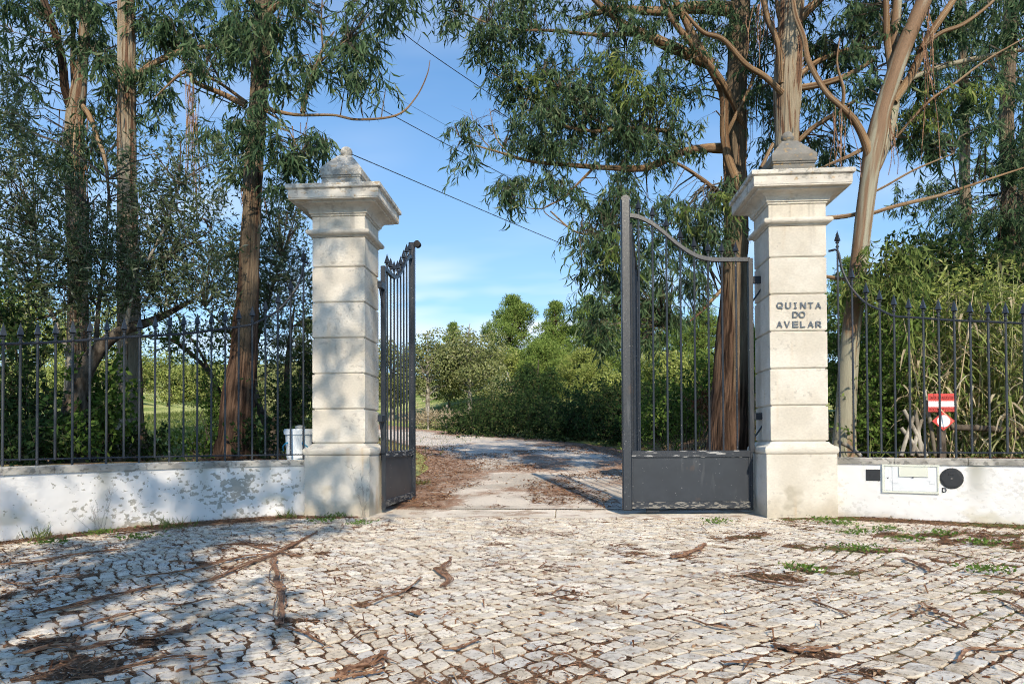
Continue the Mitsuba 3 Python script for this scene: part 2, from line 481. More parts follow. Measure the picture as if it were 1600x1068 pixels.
rough('limestone', limestone, 0.85, 0.25, lambda p, n, uv: mikit.fbm(p.x * 45, p.y * 45, p.z * 45, 3), 0.006)
rough('capstone', capstone, 0.9, 0.2, lambda p, n, uv: mikit.fbm(p.x * 35, p.y * 35, p.z * 35, 3), 0.004)
rough('plaster', plaster, 0.85, 0.2, lambda p, n, uv: mikit.fbm(p.x * 14, p.y * 14, p.z * 14, 4), 0.012)
rough('coping_stone', coping, 0.9, 0.2, lambda p, n, uv: mikit.fbm(p.x * 35, p.y * 35, p.z * 35, 3), 0.012)
rough('cobble', cobble, 0.75, 0.3, lambda p, n, uv: mikit.fbm(p.x * 40, p.y * 40, uv.x * 20, 3), 0.005)
rough('soil', soil, 0.95, 0.1, lambda p, n, uv: mikit.fbm(p.x * 60, p.y * 60, 0.0, 3), 0.02)
rough('road', road_mat, 0.9, 0.15, lambda p, n, uv: mikit.fbm(p.x * 40, p.y * 40, 0.0, 3), 0.008)
rough('earth', ground_mat, 0.95, 0.1)
rough('slab', slab_mat, 0.85, 0.2, lambda p, n, uv: mikit.fbm(p.x * 40, p.y * 40, 0.0, 3), 0.006)
rough('painted_metal', metal, 0.42, 0.5)
rough('worn_metal', worn_metal, 0.6, 0.4)
rough('scuffed_metal', lambda p, n, uv: mikit.mix(metal(p, n, uv), M3(0.42, 0.42, 0.42), S(0.60, 0.66, mikit.fbm(p.x * 9, p.y * 9, p.z * 50, 4)) * 0.7), 0.5, 0.4)
rough('euc_bark', euc_bark, 0.8, 0.25, lambda p, n, uv: mikit.fbm(dr.cos(uv.x * 6.2832) * 11, dr.sin(uv.x * 6.2832) * 11, uv.y * 0.8, 3), 0.05, 4e-3)
rough('red_bark', red_bark, 0.9, 0.2, lambda p, n, uv: mikit.fbm(dr.cos(uv.x * 6.2832) * 13, dr.sin(uv.x * 6.2832) * 13, uv.y * 0.7, 3), 0.09, 4e-3)
rough('smooth_bark', smooth_bark, 0.7, 0.3)
rough('limb_bark', limb_bark, 0.85, 0.2)
rough('grey_bark', grey_bark, 0.9, 0.2)
rough('pale_bark', pale_bark, 0.85, 0.2)
rough('strip_bark', strip_bark, 0.8, 0.25)
leaf('euc_leaf', (0.042, 0.085, 0.042), (0.125, 0.195, 0.10), (0.28, 0.33, 0.19), 0.24)
leaf('euc_leaf_fresh', (0.11, 0.17, 0.05), (0.20, 0.26, 0.08), (0.34, 0.34, 0.12), 0.36)
leaf('olive_leaf', (0.065, 0.105, 0.048), (0.16, 0.21, 0.115), (0.40, 0.42, 0.33), 0.30)
leaf('shrub_leaf', (0.065, 0.125, 0.028), (0.155, 0.25, 0.058), (0.27, 0.34, 0.10), 0.40)
leaf('dark_leaf', (0.026, 0.052, 0.020), (0.065, 0.11, 0.038), (0.16, 0.16, 0.065), 0.5)
leaf('pine_leaf', (0.12, 0.19, 0.045), (0.225, 0.31, 0.08), (0.33, 0.39, 0.13), 0.5, 0.18)
leaf('oak_leaf', (0.145, 0.175, 0.064), (0.27, 0.295, 0.125), (0.44, 0.44, 0.27), 0.5, 0.18)
leaf('bright_leaf', (0.19, 0.245, 0.06), (0.34, 0.385, 0.115), (0.48, 0.49, 0.22), 0.5, 0.2)
leaf('cane_leaf', (0.14, 0.21, 0.055), (0.28, 0.33, 0.11), (0.52, 0.48, 0.28), 0.45)
leaf('dry_leaf', (0.34, 0.28, 0.18), (0.56, 0.48, 0.33), (0.66, 0.61, 0.48), 0.6, 0.25)
leaf('grass_leaf', (0.085, 0.13, 0.030), (0.18, 0.22, 0.065), (0.36, 0.35, 0.17), 0.5)
leaf('litter', (0.11, 0.052, 0.030), (0.27, 0.145, 0.085), (0.42, 0.29, 0.18), 0.7, 0.1)
rough('letter_metal', (0.075, 0.10, 0.13), 0.5, 0.5)
rough('white_enamel', (0.72, 0.75, 0.78), 0.45, 0.5)
rough('cream_enamel', (0.68, 0.70, 0.62), 0.5, 0.4)
rough('dark_iron', (0.030, 0.033, 0.038), 0.6, 0.4)
rough('bucket_plastic', (0.66, 0.72, 0.78), 0.4, 0.5)
rough('blue_cord', (0.02, 0.22, 0.42), 0.6, 0.3)
rough('sign_red', (0.55, 0.065, 0.055), 0.5, 0.4)
rough('sign_white', (0.80, 0.80, 0.82), 0.5, 0.4)
rough('sign_ink', (0.10, 0.012, 0.014), 0.5, 0.3)
rough('cable_black', (0.03, 0.03, 0.035), 0.6, 0.3)
rough('rubber', (0.02, 0.02, 0.022), 0.7, 0.3)

# ------------------------------------------------------------------ the ground
WALL_L = np.array([(-3.26, 0.09), (-3.62, -0.16), (-3.95, -0.42), (-4.27, -0.72), (-4.56, -1.06), (-4.80, -1.40), (-5.01, -1.78), (-5.20, -2.19), (-5.37, -2.60), (-5.51, -3.05), (-5.62, -3.5), (-5.70, -4.0)])
WALL_R = np.array([(3.27, 0.16), (3.62, -0.06), (3.93, -0.26), (4.21, -0.43), (4.47, -0.58), (4.74, -0.73), (5.00, -0.885), (5.28, -1.07), (5.55, -1.27), (5.80, -1.50), (6.03, -1.76), (6.22, -2.05)])
YL = lambda x: np.interp(-x, [3.2, 3.62, 3.95, 4.27, 4.56, 4.80, 5.01, 5.20, 5.37, 5.51, 5.62, 5.72, 5.80, 5.9], [0.24, 0.0, -0.28, -0.57, -0.9, -1.24, -1.62, -2.02, -2.44, -2.9, -3.36, -3.9, -5.0, -30])
YR = lambda x: np.interp(x, [3.2, 3.62, 3.93, 4.21, 4.47, 4.74, 5.0, 5.28, 5.55, 5.8, 6.03, 6.22, 6.4], [0.3, 0.1, -0.1, -0.27, -0.42, -0.57, -0.73, -0.91, -1.11, -1.33, -1.58, -1.9, -30])


def sst(a, b, x):
    t = np.clip((x - a) / (b - a), 0, 1)
    return t * t * (3 - 2 * t)


def zterrain(x, y):
    x, y = np.broadcast_arrays(np.asarray(x, float), np.asarray(y, float))
    u = np.maximum(y - 0.9, 0)
    zr = 0.044 * u + 0.008 * np.maximum(u - 8, 0) - 0.012
    v = np.maximum(y - 4, 0)
    zl = 0.62 + 0.088 * v
    zR = 0.66 + 0.075 * v
    cx = np.interp(y, [0, 8, 14, 20, 28, 35, 45, 60], [0, 0, -1, -4.5, -9, -14, -22, -30])   # the road bends away to the left
    tl = sst(0, 1, (cx - 2.75 - x) / (1.1 + 0.30 * v))
    tr = sst(0, 1, (x - cx * 0.75 - 3.0) / (0.9 + 0.25 * v))
    z = zr + (zl - zr) * tl + (zR - zr) * tr
    z = z + 0.05 * np.maximum(y - 34, 0) * (1 - np.clip((y - 90) / 60, 0, 0.8) * 0.5)
    z = z + 0.22 * (meshkit.fbm(np.stack([x * 0.16, y * 0.16, x * 0], -1), 2, 5) - 0.5) * np.maximum(tl, tr)
    front = np.where(x < -3.2, YL(x), np.where(x > 3.2, YR(x), 0.1))
    inside = sst(-0.06, 0.06, y - front)
    low = -0.07
    return low + (z - low) * inside


def grid(xs, ys, zf):
    X, Y = np.meshgrid(xs, ys, indexing='ij')
    V = np.stack([X, Y, zf(X, Y)], -1).reshape(-1, 3)
    n, m = len(xs), len(ys)
    i, j = np.meshgrid(np.arange(n - 1), np.arange(m - 1), indexing='ij')
    q = np.stack([i * m + j, (i + 1) * m + j, (i + 1) * m + j + 1, i * m + j + 1], -1).reshape(-1, 4)
    return trimesh.Trimesh(V, np.vstack([q[:, [0, 1, 2]], q[:, [0, 2, 3]]]), process=False)


def span(*segs):
    out = []
    for a, b, s in segs:
        out += list(np.arange(a, b - 1e-6, s))
    return np.array(out + [segs[-1][1]])


gx = span((-320, -60, 20), (-60, -24, 3), (-24, -9, 0.6), (-9, 9, 0.11), (9, 24, 0.6), (24, 60, 3), (60, 320, 20))
gy = span((-140, -40, 10), (-40, -10, 2), (-10, -5, 0.4), (-5, 3, 0.11), (3, 14, 0.35), (14, 50, 0.9), (50, 120, 4), (120, 420, 20))
structure('ground', grid(gx, gy, zterrain), 'earth', 'grassy and earthy ground rising gently behind the gate and walls', smooth=True)

# the drive: a strip between two edges
RL = catmull([(-2.56, 0.93), (-2.8, 3), (-3.0, 6), (-3.7, 10), (-5.2, 15), (-9, 22), (-15, 29), (-25, 37)], 14)
RR = catmull([(2.58, 0.93), (2.9, 3), (2.8, 7), (2.5, 11), (1.6, 16), (-1.4, 23), (-6.5, 32), (-16, 43)], 14)
k = 26
V, uvs = [], []
for a, b in zip(RL, RR):
    for t in np.linspace(0, 1, k):
        w = 0.22 * (meshkit.noise(np.array([a[1] * 1.3, t, 3.0])) - 0.5) * (t < 0.02 or t > 0.98) * (a[1] > 1.2)
        q = a * (1 - t) + b * t
        V.append((q[0] + w, q[1], 0)); uvs.append((t, q[1]))
V = np.array(V)
V[:, 2] = zterrain(V[:, 0], V[:, 1]) + 0.016 + 0.012 * np.sin(np.pi * np.array(uvs)[:, 0])
n = len(RL)
i, j = np.meshgrid(np.arange(n - 1), np.arange(k - 1), indexing='ij')
q = np.stack([i * k + j, i * k + j + 1, (i + 1) * k + j + 1, (i + 1) * k + j], -1).reshape(-1, 4)
structure('driveway', trimesh.Trimesh(V, np.vstack([q[:, [0, 1, 2]], q[:, [0, 2, 3]]]), process=False), 'road', 'pale gravelled drive strewn with red bark litter, curving away left behind the gate', smooth=True, uv=np.array(uvs))
th = structure('threshold_slab', rbox(-2.53, -0.11, -0.075, 0.95, -0.10, 0.006, 0.006), 'slab', 'pale concrete threshold slab between the two gate pillars')
part(th, 'slab', rbox(-0.10, 2.54, -0.08, 0.95, -0.10, 0.004, 0.006), 'slab')


# ------------------------------------------------------------------ cobbles
def inside_court(x, y):
    f = np.where(x < -3.2, np.interp(-x, -WALL_L[:, 0], WALL_L[:, 1]), np.where(x > 3.2, np.interp(x, WALL_R[:, 0], WALL_R[:, 1]), np.where(np.abs(x) > 2.5, -0.085, -0.085)))
    f = np.minimum(f, -0.085)
    f = np.where((x < -5.68) | (x > 6.2), -99, f)
    return y < f


def warp(p):
    q = np.concatenate([p * 0.55, p[:, :1] * 0], 1)
    w = np.stack([meshkit.fbm(q, 2, 11), meshkit.fbm(q + 31, 2, 12)], 1) - 0.5
    out = p + 0.55 * w
    return out


def make_cobbles():
    s = 0.118
    th_ = math.radians(45)
    e1, e2 = np.array([math.cos(th_), math.sin(th_)]), np.array([-math.sin(th_), math.cos(th_)])
    r = np.random.default_rng(3)
    N = 75
    ii, jj = np.meshgrid(np.arange(-N, N + 1), np.arange(-N, N + 1), indexing='ij')
    jit = lambda: r.normal(size=ii.shape) * 0.0105
    row = np.cumsum(np.full(2 * N + 1, s) * (0.88 + 0.24 * r.random(2 * N + 1))); row -= row[N]
    offs = r.random(2 * N + 1) * s * 0.8
    # corners shared along rows; every row is shifted against its neighbours
    widths = s * (0.80 + 0.46 * r.random((2 * N + 1, 2 * N + 2)))
    U = np.cumsum(widths, axis=1); U = U - U[:, N:N + 1] + offs[:, None]
    stones = []
    c0 = np.array([0.0, -4.2])
    for a in range(2 * N):
        v0, v1 = row[a], row[a + 1]
        for b in range(2 * N + 1):
            u0, u1 = U[a, b], U[a, b + 1]
            stones.append((u0, u1, v0, v1))
    St = np.array(stones)
    cen = np.stack([(St[:, 0] + St[:, 1]) / 2, (St[:, 2] + St[:, 3]) / 2], 1)
    cw = warp(c0 + cen[:, :1] * e1 + cen[:, 1:] * e2)
    keep = inside_court(cw[:, 0], cw[:, 1]) & (cw[:, 1] > -7.6) & (np.abs(cw[:, 0]) < 6.4)
    keep &= r.random(len(keep)) > 0.012
    St, cw = St[keep], cw[keep]
    n = len(St)
    # an octagon per stone: each corner cut
    fr = np.array([(0.14, 0), (0.86, 0), (1, 0.14), (1, 0.86), (0.86, 1), (0.14, 1), (0, 0.86), (0, 0.14)])
    uu = St[:, None, 0] + (St[:, 1] - St[:, 0])[:, None] * fr[None, :, 0]
    vv = St[:, None, 2] + (St[:, 3] - St[:, 2])[:, None] * fr[None, :, 1]
    skew = r.normal(size=(n, 1)) * 0.10
    cu, cv = uu.mean(1, keepdims=True), vv.mean(1, keepdims=True)
    uu = uu + skew * (vv - cv)
    uu = uu + r.normal(size=uu.shape) * 0.0035
    vv = vv + r.normal(size=uu.shape) * 0.0035 + (r.normal(size=(n, 1)) * 0.08) * (uu - cu)
    P = c0 + uu.reshape(-1, 1) * e1 + vv.reshape(-1, 1) * e2
    P = warp(P).reshape(n, 8, 2)
    C = P.mean(1, keepdims=True)
    gap = 0.0064 + 0.0058 * r.random((n, 1, 1))
    d = P - C
    ln = np.linalg.norm(d, axis=2, keepdims=True)
    d = d * (1 - gap / ln)
    top = -0.002 + r.normal(size=n) * 0.0016
    tilt = r.normal(size=(n, 2)) * 0.016

    def ring(k, dz):
        q = d * k
        z = top[:, None] + dz + (q * tilt[:, None]).sum(2)
        return np.concatenate([C + q, z[..., None]], 2)
    R0, R1, R2 = ring(1.03, -0.06), ring(1.0, -0.0045), ring(0.90, 0.0003)
    ctr = np.concatenate([C, (top + 0.0012)[:, None, None]], 2)
    V = np.concatenate([R0, R1, R2, ctr], 1)
    f = []
    for j in range(8):
        m = (j + 1) % 8
        f += [(j, m, 8 + m), (j, 8 + m, 8 + j), (8 + j, 8 + m, 16 + m), (8 + j, 16 + m, 16 + j), (16 + j, 16 + m, 24)]
    f = np.array(f)
    uv = np.stack([np.clip(r.random(n) * 0.9 + r.normal(size=n) * 0.1, 0, 1), r.random(n)], 1)
    return V, f, uv, C[:, 0]


def soil_height(x, y):
    p = np.stack([x * 1.3, y * 1.3, x * 0 + 2.0], -1)
    h = -0.0095 + 0.004 * (meshkit.noise(p * 9, 4) - 0.5)
    h = h + 0.006 * sst(0.56, 0.74, meshkit.fbm(p * 1.5, 4, 8))

    def spot(px, py, rx, ry, a):
        c = on_ground(px, py)
        d = np.sqrt(((x - c[0]) / rx) ** 2 + ((y - c[1]) / ry) ** 2) + 2.3 * (meshkit.fbm(p * 5.5, 4, 9) - 0.5)
        return 0.52 * a * sst(1.25, 0.1, d)
    for s in SPOTS:
        h = h + spot(*s)
    # drift of soil and litter along the foot of both walls
    fl = np.interp(-x, -WALL_L[:, 0], WALL_L[:, 1]) - y
    fr_ = np.interp(x, WALL_R[:, 0], WALL_R[:, 1]) - y
    edge = np.where(x < -2.6, fl, np.where(x > 2.6, fr_, 9.0)) + 0.35 * (meshkit.fbm(p * 2.2, 3, 3) - 0.5)
    return h + 0.030 * sst(0.42, 0.05, edge)


SPOTS = [(1165, 838, 0.36, 0.40, 0.020), (1260, 852, 0.36, 0.30, 0.017), (1090, 868, 0.35, 0.10, 0.016), (1450, 836, 0.75, 0.20, 0.035), (1575, 850, 0.5, 0.35, 0.028), (1500, 872, 0.4, 0.25, 0.018), (1580, 925, 0.3, 0.2, 0.02), (60, 1005, 0.22, 0.18, 0.020), (170, 1040, 0.24, 0.13, 0.018), (40, 1060, 0.2, 0.10, 0.020), (250, 1000, 0.2, 0.1, 0.014), (20, 925, 0.4, 0.3, 0.02), (455, 970, 0.11, 0.06, 0.02),
         (480, 985, 0.08, 0.03, 0.018), (690, 890, 0.09, 0.12, 0.018), (300, 880, 0.3, 0.12, 0.016), (420, 850, 0.35, 0.25, 0.02), (795, 850, 0.25, 0.08, 0.017), (1180, 900, 0.3, 0.15, 0.014), (1350, 860, 0.3, 0.2, 0.018), (930, 1010, 0.1, 0.05, 0.017), (720, 1060, 0.1, 0.05, 0.018), (1365, 1050, 0.08, 0.04, 0.018)]
sx = np.arange(-6.0, 6.6, 0.045)
sy = np.arange(-7.7, 0.3, 0.04)
sm = grid(sx, sy, soil_height)
cm = np.array(sm.vertices)[np.array(sm.faces)].mean(1)
okf = inside_court(cm[:, 0], cm[:, 1] - 0.06)
sm = trimesh.Trimesh(sm.vertices, np.array(sm.faces)[okf], process=True)
cob = structure('cobble_pavement', sm, 'soil', 'forecourt of worn white limestone cobbles with earth and litter in the joints', smooth=True)
CV, CF, CUV, CC = make_cobbles()
zc = (CC - CAM[:2]) @ unit(AX[2][:2])
xc = (CC - CAM[:2]) @ unit(AX[0][:2])
px_ = CX + FPX * xc / np.maximum(zc, 0.1)
py_ = 690 + FPX * 0.95 / np.maximum(zc, 0.1)
vis = (px_ > 15) & (px_ < 1585) & (py_ < 1060) & (zc > 1)
order = np.argsort(np.where(vis, zc, 1e9))[:300]
mask = np.zeros(len(CV), bool); mask[order] = True
for i in order:
    part(cob, 'cobblestone', trimesh.Trimesh(CV[i], CF, process=False), 'cobble', uv=np.repeat(CUV[i:i + 1], 25, 0), smooth=False)
rest = np.where(~mask)[0]
F = (CF[None] + (np.arange(len(rest)) * 25)[:, None, None]).reshape(-1, 3)
part(cob, 'cobblestones', trimesh.Trimesh(CV[rest].reshape(-1, 3), F, process=False), 'cobble', stuff=True, uv=np.repeat(CUV[rest], 25, 0))

# ------------------------------------------------------------------ gate pillars
W, HW = 0.6893, 0.34465


def pillar(x0, y0, label):
    t = thing('gate_pillar', label, 'gate pillar')
    cx, cy = x0 + HW, y0 + HW
    L = lambda nm, m, b='limestone', **k: part(t, nm, m, b, uv=np.tile(rng.random((1, 2)), (len(m.vertices), 1)), smooth=False, **k)
    L('plinth', square_lathe(cx, cy, HW, [(0.071, -0.05), (0.075, 0.0), (0.075, 0.775), (0.069, 0.782)]))
    tor = [(0.071 + 0.024 * math.sin(a), 0.832 - 0.046 * math.cos(a)) for a in np.linspace(0, math.pi, 9)]
    L('plinth_moulding', square_lathe(cx, cy, HW, tor + [(0.045, 0.884), (0.045, 0.892), (0.022, 0.904), (0.008, 0.925), (0.006, 0.932)]))
    L('core', square_lathe(cx, cy, HW, [(-0.022, 0.92), (-0.022, 3.88)]))
    z = [0.934, 1.374, 1.830, 2.290, 2.7495, 3.206, 3.60]
    for a, b in zip(z[:-1], z[1:]):
        L('block', square_lathe(cx, cy, HW, [(-0.010, a + 0.010), (0, a + 0.022), (0, b - 0.013), (-0.004, b - 0.009)]))
    L('astragal', square_lathe(cx, cy, HW, [(0.004, 3.598), (0.012, 3.602), (0.012, 3.618), (0.030, 3.620)] + [(0.034 + 0.036 * math.sin(a), 3.655 - 0.034 * math.cos(a)) for a in np.linspace(0, math.pi, 8)] + [(0.004, 3.69)]))
    L('frieze', square_lathe(cx, cy, HW, [(0, 3.691), (0, 3.862), (-0.004, 3.866)]))
    cav = [(0.035 + 0.125 * (1 - math.cos(a)), 3.895 + 0.10 * math.sin(a)) for a in np.linspace(0, math.pi / 2, 9)]
    L('cornice', square_lathe(cx, cy, HW, [(0.002, 3.867), (0.016, 3.870), (0.016, 3.893)] + cav + [(0.172, 3.997), (0.172, 4.018)] + [(0.230, 4.022), (0.230, 4.038)]))
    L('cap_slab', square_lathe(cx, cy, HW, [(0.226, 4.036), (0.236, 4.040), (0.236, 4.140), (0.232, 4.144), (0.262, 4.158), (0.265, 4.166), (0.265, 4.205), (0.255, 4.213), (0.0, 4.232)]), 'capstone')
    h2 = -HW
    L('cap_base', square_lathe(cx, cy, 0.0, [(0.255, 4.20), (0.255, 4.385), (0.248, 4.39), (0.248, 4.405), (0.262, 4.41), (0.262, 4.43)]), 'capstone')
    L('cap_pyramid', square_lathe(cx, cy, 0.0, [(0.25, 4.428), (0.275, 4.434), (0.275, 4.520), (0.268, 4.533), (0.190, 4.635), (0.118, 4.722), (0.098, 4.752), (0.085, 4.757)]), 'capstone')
    b = [(0.060, 4.745), (0.066, 4.768)] + [(0.080 * math.sin(a), 4.828 - 0.078 * math.cos(a)) for a in np.linspace(0.75, math.pi - 0.15, 12)]
    m = lathe(cx, cy, b, 20)
    v = np.array(m.vertices)
    m = trimesh.Trimesh(v, m.faces, process=False)
    part(t, 'ball_finial', m, 'capstone', smooth=True, uv=np.zeros((len(v), 2)))
    return t


PL = pillar(-3.223, 0.0, 'left cream limestone gate pillar, dappled with tree shadow, ball finial on its cap')
PR = pillar(2.5515, 0.0, 'right cream limestone gate pillar in full sun with raised name lettering on its front')

nl = thing('name_lettering', 'raised grey metal letters reading QUINTA DO AVELAR on the right pillar', 'lettering')
for text, y, xs in (('QUINTA', 482, (1213, 1226.7, 1240.4, 1250, 1262.2, 1273.5)), ('DO', 496.4, (1237.8, 1247.8)), ('AVELAR', 511.5, (1213, 1225, 1238, 1250, 1261.7, 1274))):
    for ch, x in zip(text, xs):
        sc = FPX / 8.97
        h = 9.2 / sc
        m = meshkit.text_mesh(ch, h, 0.014, True)
        v = np.array(m.vertices)
        wd = v[:, 0].max() - v[:, 0].min()
        v[:, 0] -= v[:, 0].min()
        tw = {'I': 4.2, 'Q': 10.0, 'O': 10.0, 'T': 8, 'L': 7.5}.get(ch, 9.0) / sc
        v[:, 0] *= tw / wd
        q = at(x, y, 8.97)
        q = CAM + (q - CAM) * ((0.0 - CAM[1]) / (q[1] - CAM[1]))
        w = np.stack([q[0] + v[:, 0], -0.001 - v[:, 2], q[2] + v[:, 1]], 1)
        part(nl, 'letter', trimesh.Trimesh(w, m.faces, process=False), 'letter_metal')


# ------------------------------------------------------------------ boundary walls
def offset_line(P, d):
    T = np.gradient(P, axis=0); T = unit(T)
    return P + d * np.stack([-T[:, 1], T[:, 0]], 1)


def wall_mesh(P, back, prof_z, c=0.0):
    """rectangular section swept along P (front line) and its offset by back"""
    Q = offset_line(P, back)
    z0, z1 = prof_z
    c = min(c, 0.02)
    A = offset_line(P, np.sign(back) * c); B = offset_line(P, back - np.sign(back) * c)
    n = len(P)
    rows = [(P, z0), (P, z1 - c), (A, z1), (B, z1), (Q, z1 - c), (Q, z0)]
    V = np.stack([np.column_stack([r, np.full(n, z)]) for r, z in rows], 1).reshape(-1, 3)
    k = len(rows)
    f = []
    for i in range(n - 1):
        for j in range(k):
            a, b, c_, d = i * k + j, i * k + (j + 1) % k, (i + 1) * k + (j + 1) % k, (i + 1) * k + j
            f += [(a, b, c_), (a, c_, d)]
    for i, s in ((0, 1), (n - 1, -1)):
        for j in range(1, k - 1):
            f.append((i * k, i * k + j, i * k + j + 1)[::s])
    f = np.array(f)
    m = trimesh.Trimesh(V, f, process=False)
    if m.volume < 0:
        m = trimesh.Trimesh(V, f[:, ::-1], process=False)
    return m


def wall(P, side, label, ztop):
    t = thing('boundary_wall', label, 'wall')
    D = catmull(P, 5)
    s = 1 if side > 0 else -1
    part(t, 'plaster', wall_mesh(D, s * 0.26, (-0.08, ztop - 0.075)), 'plaster', smooth=30)
    ln = np.concatenate([[0], np.cumsum(np.linalg.norm(np.diff(D, axis=0), axis=1))])
    e = offset_line(D, -s * 0.02)
    cuts = np.linspace(0.02, ln[-1], 6)
    for a, b in zip(cuts[:-1], cuts[1:]):
        ts = np.linspace(a, b - 0.006, 9)
        seg = np.stack([np.interp(ts, ln, e[:, 0]), np.interp(ts, ln, e[:, 1])], 1)
        part(t, 'coping_stone', wall_mesh(seg, s * 0.30, (ztop - 0.074, ztop), 0.008), 'coping_stone', smooth=30)
    return t


WL = wall(WALL_L, -1, 'low curved white wall left of the gate, paint peeling and shaded by trees', 0.725)
WR = wall(WALL_R, 1, 'low curved white wall right of the gate holding the meter cabinet', 0.735)


def hit(line, px, off):
    """point of the wall line (offset by off) seen in the photograph's column px, with its tangent and outward normal"""
    D = offset_line(catmull(line, 12), off)
    r = (D - CAM[:2])
    X = r @ unit(AX[0][:2]); Z = r @ unit(AX[2][:2])
    u = CX + FPX * X / Z
    i = np.where(np.diff(np.sign(u - px)) != 0)[0][0]
    t = (px - u[i]) / (u[i + 1] - u[i])
    p = D[i] * (1 - t) + D[i + 1] * t
    tg = unit(D[i + 1] - D[i])
    return p, tg, Z[i] * (1 - t) + Z[i + 1] * t


def z_of(px, py, Z):
    return at(px, py, Z)[2]


# things set into the right wall
def wall_item(px):
    p, tg, Z = hit(WALL_R, px, 0.0)
    nrm = np.array([tg[1], -tg[0]])
    return np.array([p[0], p[1], 0]), np.array([tg[0], tg[1], 0]), np.array([nrm[0], nrm[1], 0]), Z


o, tg, nn, Z = wall_item(1422)
kx = Z / FPX * 0.905
mc = thing('meter_cabinet', 'pale utility meter cabinet set flush into the right white wall', 'meter cabinet')
zt, zb = z_of(1422, 725.5, Z), z_of(1422, 770, Z)
x0, x1 = -44 * kx, 43 * kx
for a0, a1, b0, b1 in ((x0, x1, zt - 0.022, zt), (x0, x1, zb, zb + 0.022), (x0, x0 + 0.022, zb + 0.022, zt - 0.022), (x1 - 0.022, x1, zb + 0.022, zt - 0.022)):
    part(mc, 'frame', frame_box(o, tg, nn, a0, a1, -0.01, 0.022, b0, b1), 'cream_enamel')
part(mc, 'side_panel', frame_box(o, tg, nn, x0 + 0.024, x0 + 15 * kx, -0.01, 0.010, zb + 0.024, zt - 0.024), 'white_enamel')
dr_ = part(mc, 'door', frame_box(o, tg, nn, x0 + 15 * kx + 0.004, x1 - 0.024, -0.01, 0.012, zb + 0.024, zt - 0.024), 'white_enamel')
zl_ = z_of(1422, 744.5, Z)
part(mc, 'lid', frame_box(o, tg, nn, -18 * kx, 27 * kx, 0.0125, 0.026, zl_, zt - 0.026, 0.004), 'cream_enamel')
part(mc, 'latch', frame_box(o, tg, nn, 2.5 * kx, 5 * kx, 0.0125, 0.03, zl_ - 0.012, zl_ - 0.002), 'dark_iron')
part(mc, 'lock', frame_box(o, tg, nn, x0 + 8 * kx, x0 + 10 * kx, 0.0105, 0.018, (zt + zb) / 2, (zt + zb) / 2 + 0.014), 'dark_iron')
part(mc, 'vent', frame_box(o, tg, nn, -28 * kx, -18.5 * kx, 0.0125, 0.017, zb + 0.11, zb + 0.155), 'white_enamel')
part(mc, 'vent', frame_box(o, tg, nn, 28 * kx, 37 * kx, 0.0125, 0.017, zb + 0.11, zb + 0.155), 'white_enamel')
o, tg, nn, Z = wall_item(1364)
bp = thing('blanking_plate', 'small dark iron plate on the white wall left of the meter cabinet', 'plate')
part(bp, 'plate', frame_box(o, tg, nn, -10.5 * Z / FPX, 9.5 * Z / FPX, -0.01, 0.010, z_of(1364, 750.5, Z), z_of(1364, 733, Z)), 'dark_iron')
part(bp, 'screw', frame_box(o, tg, nn, -5 * Z / FPX, -4 * Z / FPX, 0.0095, 0.015, z_of(1364, 743, Z), z_of(1364, 741, Z), 0.001), 'worn_metal')
o, tg, nn, Z = wall_item(1486)
rc = thing('round_cover', 'round dark iron cover on the white wall right of the meter cabinet', 'cover')


def disc(r, a, b, sides=40, prof=None):
    m = lathe(0, 0, prof or [(r, a), (r, b - 0.004), (r - 0.006, b)], sides)
    v = np.array(m.vertices)
    zc_ = z_of(1486, 747, Z)
    w = o[None] + v[:, :1] * tg + v[:, 2:] * nn + (v[:, 1:2] + zc_) * np.array([0, 0, 1.0])
    return trimesh.Trimesh(w, np.array(m.faces)[:, ::-1], process=False)


R_ = 16.2 * Z / FPX
part(rc, 'ring', disc(R_, -0.01, 0.012), 'dark_iron', smooth=30)
part(rc, 'hexagon', disc(R_ * 0.92, 0.011, 0.020, 6), 'dark_iron')
part(rc, 'bolt', disc(R_ * 0.09, 0.019, 0.027, 10), 'worn_metal')
part(rc, 'boss', frame_box(o, tg, nn, -R_ * 0.28, R_ * 0.22, 0.019, 0.024, z_of(1486, 742, Z), z_of(1486, 738, Z)), 'dark_iron')
o, tg, nn, Z = wall_item(1470)
m = meshkit.text_mesh('D', 7.0 * Z / FPX, 0.008, True)
v = np.array(m.vertices)
w = o[None] + v[:, :1] * tg + (v[:, 2:] + 0.001) * nn + (v[:, 1:2] + z_of(1470, 768.5, Z)) * np.array([0, 0, 1.0])
solo('wall_letter', trimesh.Trimesh(w, m.faces, process=False), 'dark_iron', 'small black letter D on the white wall under the round cover', 'letter')


# ------------------------------------------------------------------ railings
def spear(p, z, s=1.0):
    """collar, neck and four-sided spearhead whose tip is at height z"""
    x, y = p
    prof = [(0.013, -0.215), (0.022, -0.21), (0.022, -0.196), (0.013, -0.19), (0.012, -0.16), (0.024, -0.155), (0.024, -0.145), (0.012, -0.14)]
    a = lathe(x, y, [(r * s, z + h * s) for r, h in prof], 10)
    b = lathe(x, y, [(0.012 * s, z - 0.140 * s), (0.040 * s, z - 0.126 * s), (0.036 * s, z - 0.110 * s), (0.019 * s, z - 0.055 * s), (0.001, z)], 4)
    return cat([a, b])


